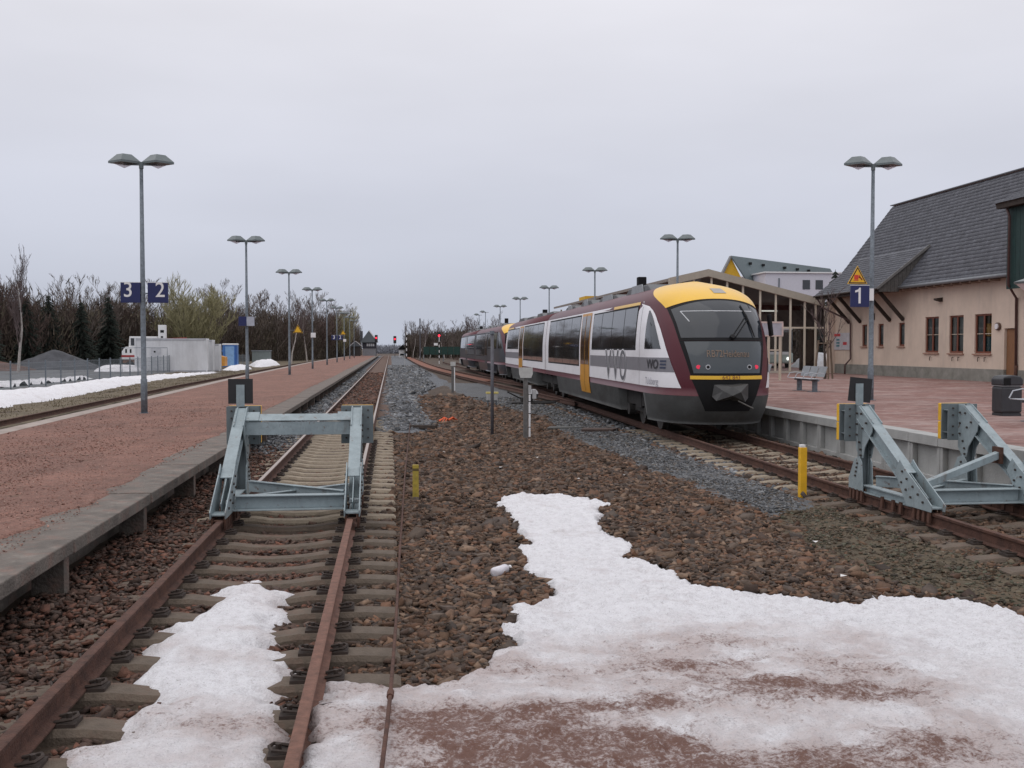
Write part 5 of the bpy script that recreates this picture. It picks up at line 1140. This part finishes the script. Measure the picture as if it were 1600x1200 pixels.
# construction vehicle behind the containers
tr = empty('construction_truck', (-24.6, 103, 0), R(4), label='white and red construction truck behind the long container', cat='truck'); tr.scale = (.84, .84, .84)
MB().prism([(-1.5,0,1.35),(3.0,0,1.35),(3.0,0,2.55),(-1.1,0,2.55),(-1.5,0,2.0)], (0, 2.4, 0)).build('engine_hood', WHITE, tr, bevel=.06)
MB().prism([(-.75,.1,2.551),(2.4,.1,2.551),(2.4,.1,3.75),(-.65,.1,3.75)], (0, 2.2, 0)).build('cab', WHITE, tr, bevel=.05)
MB().box(-.5, .9, .07, .0995, 2.7, 3.55).build('cab_window', TGLASS, tr); MB().box(-1.54, 3.0, -.03, -.001, 1.36, 1.6).build('red_stripe', M('truck_red', (.35, .04, .04), .5), tr); MB().box(-1.52, 3.0, -.04, -.0305, 1.1, 1.34).build('bumper', WHITE, tr)
for x in (-1.1, -.6): MB().box(x, x+.18, -.02, -.001, 1.85, 2.3).build('grille_slot', TBLACK, tr)
MB().box(-1.4, 3.0, .1, 2.3, .7, 1.099).build('chassis', M('truck_brown', (.22, .10, .05), .7), tr)
for x in (-.6, 1.8):
    for yy in (.1, 2.0): MB().cyl((x, yy, .45), (x, yy+.35, .45), .5, n=18).build('wheel', TBLACK, tr)
cr = MB().box(2.45, 3.3, .6, 1.4, 3.3, 5.1).build('crane_block', WHITE, tr, bevel=.04); MB().box(2.7, 3.1, .57, .5995, 4.2, 4.5).box(2.75, 3.0, .57, .5995, 3.6, 3.8).build('block_slot', TBLACK, tr); MB().beam((2.2, 1, 3.45), (5.6, 1, 3.6), .3, .12).build('crane_arm', M('truck_red', (.3, .03, .03)), tr)
# heap of dark gravel
hx_, hy_ = np.meshgrid(np.linspace(-1, 1, 40), np.linspace(-1, 1, 40)); rr_ = np.hypot(hx_, hy_); hz_ = np.maximum(0, 1-rr_)**.9*2.1 + .25*(NZ[0](hx_*6+9, hy_*6+9)-.5)*(rr_ < .95) - .15
idx = np.arange(1600).reshape(40, 40); F = np.stack([idx[:-1, :-1], idx[:-1, 1:], idx[1:, 1:], idx[1:, :-1]], -1).reshape(-1, 4)
mo = link('gravel_heap', nmesh('gravel_heap', np.stack([hx_.ravel()*4.6, hy_.ravel()*3.5, hz_.ravel()], 1), F, M('heap_dark', (.062, .064, .072), .95, var=.3, vs=1.2, bump=.7, bs=8), True)); mo.location = (-31.5, 101, .0); tag(mo, 'dark grey gravel heap at the back of the yard', 'gravel heap')
# reddish earth bank at the far left
eb = link('earth_bank', nmesh('earth_bank', np.stack([hx_.ravel()*7, hy_.ravel()*4, hz_.ravel()*.8], 1), F, M('bank_earth', (.10, .055, .042), .95, var=.4, vs=.8, bump=.6, bs=6), True)); eb.location = (-38.5, 97, 0); tag(eb, 'low reddish earth bank at the far left', 'earth bank')

# ------------------------------------------------------------------ far railway buildings and signals
sb = empty('signal_box', (0, 235, 0), label='distant slate-clad signal box with pointed roof at the platform end', cat='building')
SLT = M('far_slate', (.13, .15, .165), .7, var=.1, vs=1)
MB().box(-6.3, -3.3, 0, 5, 0, 2.0).build('lower_wall', M('box_grey_wall', (.24, .25, .27), .8), sb); MB().box(-6.4, -3.2, -.1, 5.1, 2.0005, 3.3).build('upper_wall', M('box_dark', (.03, .032, .045), .6), sb)
for x in (-5.4, -4.95, -4.5, -4.05): MB().box(x, x+.36, -.14, -.1005, 2.45, 3.05).build('window', M('far_pane', (.5, .52, .55), .3), sb)
MB().prism([(-6.9,-.5,3.301),(-2.8,-.5,3.301),(-4.9,-.5,6.0)], (0, 6, 0)).build('roof', SLT, sb); MB().beam((-4.9,-.55,6.05),(-2.8,-.55,3.35),.06,.2).build('verge', WHITE, sb); MB().box(-6.9, -6.3, 1, 1.6, 3.4, 5.9).build('chimney', M('chimney_dark', (.08, .08, .09)), sb)
sh = empty('platform_shed', (0, 226, 0), label='small dark shed with pale gable edge left of the signal box', cat='shed')
MB().box(-8.4, -6.6, 0, 3, 0, 2.4).build('wall', M('shed_dark', (.06, .055, .05), .8), sh); MB().prism([(-8.9,-.3,2.401),(-6.2,-.3,2.401),(-7.6,-.3,3.5)], (0, 3.5, 0)).build('roof', SLT, sh)
for a, c in (((-8.95,2.4),(-7.6,3.55)), ((-7.6,3.55),(-6.15,2.4))): MB().beam((a[0],-.35,a[1]),(c[0],-.35,c[1]),.05,.14).build('gable_board', WHITE, sh)
SIGR = M('signal_red', (.6, .02, .04), .3, emit=((1, .03, .06), 2.2)); SIGB = M('signal_back', (.02, .02, .022), .6)
def signal(x, y, h, s, label, bands):
    t = empty('railway_signal', (x, y, float(0)), label=label, cat='signal', group='red railway signals')
    MB().tube([(0,0,-.25),(0,0,h-.5*s)], .07*s, 6).build('mast', M('mast_dark', (.09, .09, .10)) if not bands else WHITE, t)
    if bands:
        for k in range(4): z = .2 + k*(h-1)/4; MB().tube([(0,0,z),(0,0,z+(h-1)/8)], .075*s, 6).build('mast_band', TBLACK, t)
    MB().box(-.34*s, .34*s, 0, .2, h-1.35*s, h+.35*s).build('head', SIGB, t, bevel=.08)
    MB().cyl((0,-.01,h-.35*s),(0,-.08,h-.35*s),.20*s,n=14).build('red_lamp', SIGR, t)
    MB().prism([(-.26*s,-.02,h-.15*s),(.26*s,-.02,h-.15*s),(.26*s,-.3,h-.12*s),(-.26*s,-.3,h-.12*s)], (0,0,.04)).build('hood', SIGB, t)
    return t
signal(-3.15, 228, 4.6, .95, 'red signal at the end of the left platform before the signal box', False)
signal(1.07, 262, 4.7, 1.1, 'red signal in the middle right of the vanishing track', False)
s3 = signal(6.95, 148, 4.1, .8, 'red signal with black and white mast before the green fence', True); MB().box(-.75, -.2, -.03, .03, 2.4, 2.75).build('plate', WHITE, s3)
for x, y, h, lab in ((3.3, 215, 5.6, 'black and white banded pole left of the tall dark mast'), (5.4, 190, 7.6, 'tall dark mast among the bare birches'), (1.6, 118, 1.5, 'thin pale stake beside the grey ballast')):
    t = empty('mast', (x, y, -.25), label=lab, cat='mast', group='far trackside masts')
    if 'banded' in lab:
        for k in range(10): MB().tube([(0,0,k*h/10),(0,0,(k+1)*h/10-.001)], .1, 6).build('band', WHITE if k % 2 else TBLACK, t)
    else: MB().tube([(0,0,0),(0,0,h)], .13 if h > 6 else .04, 6).build('shaft', M('mast_dark', (.06, .06, .065)) if h > 6 else M('stake_pale', (.4, .4, .4)), t); MB().box(-.12, .12, -.1, .1, h, h+.14).build('cap', GALV, t)
hs = empty('track_hut', (2.9, 250, -.25), label='tiny white hut with dark gable roof at the vanishing point', cat='hut'); MB().box(-.9, .9, 0, 2, 0, 1.9).build('wall', WHITE, hs); MB().prism([(-1.3,-.2,1.901),(1.3,-.2,1.901),(0,-.2,3.1)], (0, 2.4, 0)).build('roof', TBLACK, hs); MB().box(-.6, .5, -.05, -.001, .5, .9).build('window', TBLACK, hs)
gf = empty('green_fence', (8.5, 168, -.2), R(-6), label='dark green board fence beyond the red signal', cat='fence')
for k in range(14): MB().box(-3.2+k*1.0, -2.25+k*1.0, 0, .06, 1.15, 2.45).build('board', M('fence_green', (.010, .042, .034), .7), gf)
for k in range(5): MB().box(-3.2+k*3.2, -3.08+k*3.2, .061, .15, 0, 2.4).build('post', GALV, gf)
cr_ = empty('parked_car', (15.0, 118, .2), R(10), label='tiny pale car beyond the far tracks left of the trains', cat='car')
MB().prism([(-.85,-2,.3),(-.85,2,.3),(-.85,2,.8),(-.85,1.2,.95),(-.85,.6,1.45),(-.85,-1.2,1.45),(-.85,-1.9,.95)], (1.7,0,0)).build('body', M('car_silver', (.5, .5, .5), .3), cr_, bevel=.05)
for x in (-.9, .7):
    for y in (-1.3, 1.3): MB().cyl((x,y,.32),(x+.2,y,.32),.32,n=14).build('wheel', TBLACK, cr_)
for x in (-.6, .5): MB().cyl((x,-2.03,.65),(x,-1.98,.65),.1,n=10).build('headlight', M('headlamp_on', (.9,.9,.85)), cr_)

# ------------------------------------------------------------------ trees
def bark(name, c, var=.3): return M(name, c, .9, var=var, vs=3, bump=.3, bs=20)
BK = {'brown': bark('bark_brown', (.075, .060, .050)), 'twig': bark('twig_brown', (.125, .100, .086)), 'birch': M('bark_birch', (.46, .42, .39), .8, var=.25, vs=4, stain=[((.06, .05, .05), 5, .55, .68, .8, (1, 1, 3))]),
      'twigp': bark('twig_purple', (.115, .085, .083)), 'willow': bark('twig_willow', (.27, .25, .14)), 'red': bark('twig_red', (.12, .082, .070))}
def branch_tree(seed, h, spread=.5, levels=4, kids=(5, 4, 4, 3), trunk_r=.10, up=.55, crown0=.3, multi=1, thin=.010):
    rr = random.Random(seed); T, C = MB(), MB()
    def grow(p, d, L_, r, lev):
        n = 4 if lev < 2 else 3; pts = [p]; rs = [r]; q = p; dd = d
        for i in range(n):
            dd = (dd + Vector((rr.gauss(0, .11), rr.gauss(0, .11), rr.gauss(0, .06) + .04*(1 if lev else 0)))).normalized(); q = q + dd*(L_/n); pts.append(q); rs.append(max(thin*.6, r*(1 - .78*(i+1)/n)))
        (T if lev == 0 else C).tube(pts, rs, 6 if lev == 0 else (4 if lev == 1 else 3), caps=False)
        if lev >= levels: return
        k = kids[min(lev, len(kids)-1)] * (2 if lev == 0 else 1)
        for j in range(k):
            f = (crown0 if lev == 0 else .25) + (1-(crown0 if lev == 0 else .25))*(j + rr.random())/k; f = min(.98, f); i = min(n-1, int(f*n)); b = pts[i].lerp(pts[i+1], f*n-i)
            a = rr.uniform(0, 6.283); out_ = Vector((math.cos(a), math.sin(a), 0)); nd = (dd*(up if lev == 0 else .75) + out_*spread*(1.1 if lev == 0 else .8) + Vector((0, 0, .25))).normalized()
            grow(b, nd, L_*(.42 if lev == 0 else .55)*(1.15 - .45*f)*rr.uniform(.75, 1.15), max(thin, rs[i]*.55), lev+1)
    for m in range(multi):
        a = rr.uniform(0, 6.28); lean = .0 if multi == 1 else .28
        grow(Vector((0, 0, -.1)), Vector((lean*math.cos(a), lean*math.sin(a), 1)).normalized(), h*rr.uniform(.85, 1), trunk_r/math.sqrt(multi), 0)
    return T, C
PROTO = {}
def proto(key, bt, ct, **k):
    T, C = branch_tree(**k); PROTO[key] = (T.mesh('trunk', BK[bt]), C.mesh('crown', BK[ct]))
for i in range(4): proto(('bare', i), 'brown', 'twig', seed=20+i, h=10, spread=.6, levels=4, kids=(5, 5, 4, 3), trunk_r=.16, crown0=.18, thin=.022)
for i in range(2): proto(('bushy', i), 'brown', 'red', seed=40+i, h=8, spread=.55, levels=3, kids=(6, 5, 5), trunk_r=.16, crown0=.08, multi=4, thin=.024)
for i in range(2): proto(('birch', i), 'birch', 'twigp', seed=60+i, h=11, spread=.42, levels=4, kids=(6, 5, 4, 3), trunk_r=.17, crown0=.28, up=.9, thin=.016)
for i in range(2): proto(('willow', i), 'brown', 'willow', seed=80+i, h=8.5, spread=.6, levels=3, kids=(7, 6, 6), trunk_r=.2, crown0=.12, multi=5, thin=.026)
def plant(name, key, x, y, s, label, group, zs=1., rz=None):
    z = float(ground_z(x, y)) - .1
    t = empty(name, (x, y, z), random.uniform(0, 6.28) if rz is None else rz, label=label, cat='tree', group=group); t.scale = (s, s, s*zs)
    link('trunk', PROTO[key][0], t); link('crown', PROTO[key][1], t); return t
# the dark wood: left edge line from near to far
WL = [(-38, 104), (-33, 110), (-30, 126), (-26, 142), (-20.5, 160), (-16, 185), (-13.5, 210), (-11.0, 232), (-10.5, 262), (-9, 300)]
wt = np.linspace(0, 1, len(WL))
def wl_(t): return float(np.interp(t, wt, [p[0] for p in WL])), float(np.interp(t, wt, [p[1] for p in WL]))
random.seed(5)
for k in range(84):
    x, y = wl_(k/83.); x += random.uniform(-3.2, .8); y += random.uniform(-1, 5)
    key = ('bare', random.randrange(4)) if random.random() < .66 else ('bushy', random.randrange(2))
    plant('bare_tree', key, x, y, random.uniform(.68, .92) * (1. if y < 150 else 1.2), 'leafless brown tree in the wood behind the left platform', 'leafless trees of the left wood')
for x, y, s in ((-23.0, 122, .98), (-21.4, 124, .92), (-25.0, 126, .85), (-10.6, 222, 1.05)):
    plant('willow_tree', ('willow', random.randrange(2)), x, y, s, {122: 'middle yellow-green budding willow behind the white containers', 124: 'rightmost yellow-green budding willow behind the white containers', 126: 'leftmost yellow-green budding willow behind the white containers'}[y] if y < 200 else 'yellow-green budding willow beside the signal box', 'budding willows')
plant('birch_tree', ('birch', 0), -30.3, 88, .74, 'tall white-stemmed birch standing alone at the far left', 'birches', rz=3.75)
for x, y, s, l in ((-13.4, 168, .75, 'slim pale birch before the wood left of the fifth lamp'), (-14.2, 150, .7, 'slim pale birch before the wood left of the fourth lamp')):
    plant('birch_tree', ('birch', 1), x, y, s, l, 'birches')
for k in range(40):
    x = 3.8 + k*.42 + random.uniform(-.4, .4); y = 238 + random.uniform(-20, 22) - k*.8
    plant('birch_tree', ('birch', k % 2) if k % 3 == 0 else ('bare', k % 4), x, y, random.uniform(.5, .72), 'leafless tree in the far wood right of the vanishing point', 'far birches')
# undergrowth: nobody could count these stems
def thicket(name, pts_fn, n, hmax, cols, label, blade=.035, seed=1):
    g = np.random.default_rng(seed); t = g.random(n); XY = pts_fn(t, g); u = g.random(n)**1.3; hgt = hmax(t, g) * u
    z0 = ground_z(XY[:, 0], XY[:, 1]) + hgt; L_ = g.uniform(.4, 1.5, n); d = g.normal(0, .55, (n, 3)); d[:, 2] = np.abs(d[:, 2]) + .5; d /= np.linalg.norm(d, axis=1)[:, None]
    p0 = np.column_stack([XY, z0 - .3]); p1 = p0 + d*L_[:, None]; w = np.column_stack([g.normal(0, 1, n), g.normal(0, .4, n), np.zeros(n)]); w /= np.linalg.norm(w, axis=1)[:, None]; w *= (blade*g.uniform(.5, 1.5, n))[:, None]
    V = np.stack([p0 - w, p0 + w, p1], 1).reshape(-1, 3); F = np.arange(3*n).reshape(-1, 3)
    tone = np.asarray(cols)[g.integers(0, len(cols), n)] * g.uniform(.7, 1.3, (n, 1))
    return tag(link(name, nmesh(name, V, F, M('thicket_stems', (.9, .9, .9), .95, var=.1, attr='tone'), False, np.repeat(tone, 3, 0))), label, 'undergrowth', kind='stuff')
def wline(t, g):
    x = np.interp(t, wt, [p[0] for p in WL]); y = np.interp(t, wt, [p[1] for p in WL]); return np.column_stack([x - g.random(len(t))**1.4*9 + .6, y + g.random(len(t))*7])
WC = [(.088,.068,.055),(.105,.078,.06),(.07,.056,.047),(.125,.098,.072),(.105,.09,.06)]
thicket('wood_undergrowth', wline, 170000, lambda t, g: np.interp(t, [0, .25, .4, 1], [7.4, 6.8, 7.2, 8.8]) * (.45 + .75*NZ[3](t*70, 2.3)) * g.uniform(.7, 1.15, len(t)), WC, 'dense brown undergrowth filling the wood behind the left platform', .05)
def wline2(t, g): return np.column_stack([-70 + 42*t + g.normal(0, 1, len(t)), 118 + g.random(len(t))*10])
thicket('wood_undergrowth', wline2, 30000, lambda t, g: 7.0*(.5 + .7*NZ[3](t*40, 5.3))*g.uniform(.7, 1.1, len(t)), WC, 'dense dark undergrowth of the wood beyond the gravel yard', .07, 2)
def rline(t, g): return np.column_stack([3.6 + 26*t, 246 - 24*t + g.random(len(t))*8])
thicket('wood_undergrowth', rline, 50000, lambda t, g: (5.4 + 2*t)*g.uniform(.6, 1.05, len(t)), [(.10,.078,.066),(.085,.07,.06),(.12,.095,.07),(.09,.085,.055)], 'dense brown undergrowth of the far wood on the right', .07, 3)
def hline(t, g): return np.column_stack([30 + 26*t, 104 - 6*t + g.random(len(t))*5])
thicket('forecourt_hedge', hline, 26000, lambda t, g: 5.2*g.uniform(.6, 1.05, len(t)), WC, 'dark hedge beyond the forecourt seen through the hall', .08, 6)
def fline(t, g): return np.column_stack([-9 + 20*t, 420 + g.random(len(t))*20])
thicket('far_wood', fline, 9000, lambda t, g: 3.6*g.uniform(.4, 1.0, len(t)), [(.30,.31,.35),(.24,.25,.28)], 'pale distant wood at the vanishing point of the track', .16, 4)  # pale stem tones carry the distance haze as painted colour
for k in range(16):
    plant('bare_tree', ('bare', random.randrange(4)), -62 + k*2.1, 124 + random.uniform(-4, 6), random.uniform(.65, .9), 'leafless tree at the back of the gravel yard', 'trees behind the yard')
# conifers
def conifer(seed, h):
    rr = random.Random(seed); C = MB(); T = MB().tube([(0,0,0),(0,0,h)], [.16, .02], 6)
    z = .8
    while z < h-.2:
        r = (1-z/h)**.8*h*.24 + .1
        for j in range(13):
            a = rr.uniform(0, 6.283); L_ = r*rr.uniform(.6, 1.15); e_ = Vector((math.cos(a)*L_, math.sin(a)*L_, z - L_*.35)); b = Vector((0, 0, z+.15)); s = Vector((-math.sin(a), math.cos(a), 0))
            for q in range(5):
                f = .25 + .75*q/4; m_c = b.lerp(e_, f); w = .26*L_*(1.15-f)+.05
                C.add([m_c - s*w + Vector((0,0,-.12)), m_c + Vector((math.cos(a), math.sin(a), -.1))*L_*.22, m_c + s*w + Vector((0,0,-.12)), m_c - Vector((math.cos(a), math.sin(a), -.1))*L_*.1 + Vector((0,0,.05))], [(0,1,3),(1,2,3)])
        z += rr.uniform(.22, .34)
    return T, C
NEED = M('needles', (.018, .026, .019), .9, var=.4, vs=2)
for i in range(2): T, C = conifer(i, 8.5); PROTO[('fir', i)] = (T.mesh('trunk', BK['brown']), C.mesh('crown', NEED))
for k, (x, y, s) in enumerate(((-37.5, 101, .88), (-39.5, 102.5, .92), (-41.5, 103, 1.0), (-36.0, 107, .85), (-32.2, 112, .85), (-30.5, 116, .92), (-44.5, 101, .95), (-34.8, 110, .9))):
    plant('spruce_tree', ('fir', k % 2), x, y, s, 'dark green spruce at the left end of the wood', 'spruces of the left wood')
plant('spruce_tree', ('fir', 1), 45.0, 100, 1.22, 'dark conifer top between the white building and the slate roof', 'spruces by the station')
# young staked tree on the platform
T, C = branch_tree(seed=91, h=3.9, spread=.5, levels=3, kids=(5, 4, 3), trunk_r=.075, crown0=.36, up=.8, thin=.012)
yt = empty('young_tree', (20.6, 46.8, ZP), label='young leafless tree tied to wooden stakes before the cream wall', cat='tree')
T.build('trunk', BK['brown'], yt, True); C.build('crown', BK['twigp'], yt)
STK = M('stake_wood', (.17, .13, .095), .9, var=.25, vs=6)
for a in (0.4, 2.5, 4.6): MB().tube([(.5*math.cos(a), .5*math.sin(a), 0), (.32*math.cos(a), .32*math.sin(a), 1.85)], .045, 6).build('stake', STK, yt)
MB().tube([(.33*math.cos(a), .33*math.sin(a), 1.7) for a in (0.4, 2.5, 4.6, 6.68)], .03, 5).build('tie_bar', STK, yt); MB().cyl((0,0,1.55),(0,0,1.75),.09,n=8).build('tie', TBLACK, yt)

# ------------------------------------------------------------------ tufts of withered grass along the left verge
g = np.random.default_rng(9); n = 9000
ty = g.uniform(20, 110, n)**1.0; tx = np.interp(ty, [10, 40, 125], [-11.2, -11.5, -13]) - g.random(n)*3.6
z0 = ground_z(tx, ty); d = g.normal(0, .4, (n, 3)); d[:, 2] = 1; L_ = g.uniform(.04, .13, n)
p0 = np.column_stack([tx, ty, z0 - .02]); p1 = p0 + d*L_[:, None]; w = np.column_stack([g.uniform(.01, .03, n), g.uniform(-.01, .01, n), np.zeros(n)])
tone = np.array([(.19,.155,.10),(.13,.10,.062),(.10,.085,.045)])[g.integers(0, 3, n)]
tag(link('withered_grass', nmesh('withered_grass', np.stack([p0-w, p0+w, p1], 1).reshape(-1, 3), np.arange(3*n).reshape(-1, 3), M('grass_blades', (.9,.9,.9), .95, var=.1, attr='tone'), False, np.repeat(tone, 3, 0))), 'withered grass on the verge beyond the left platform', 'grass', kind='stuff')
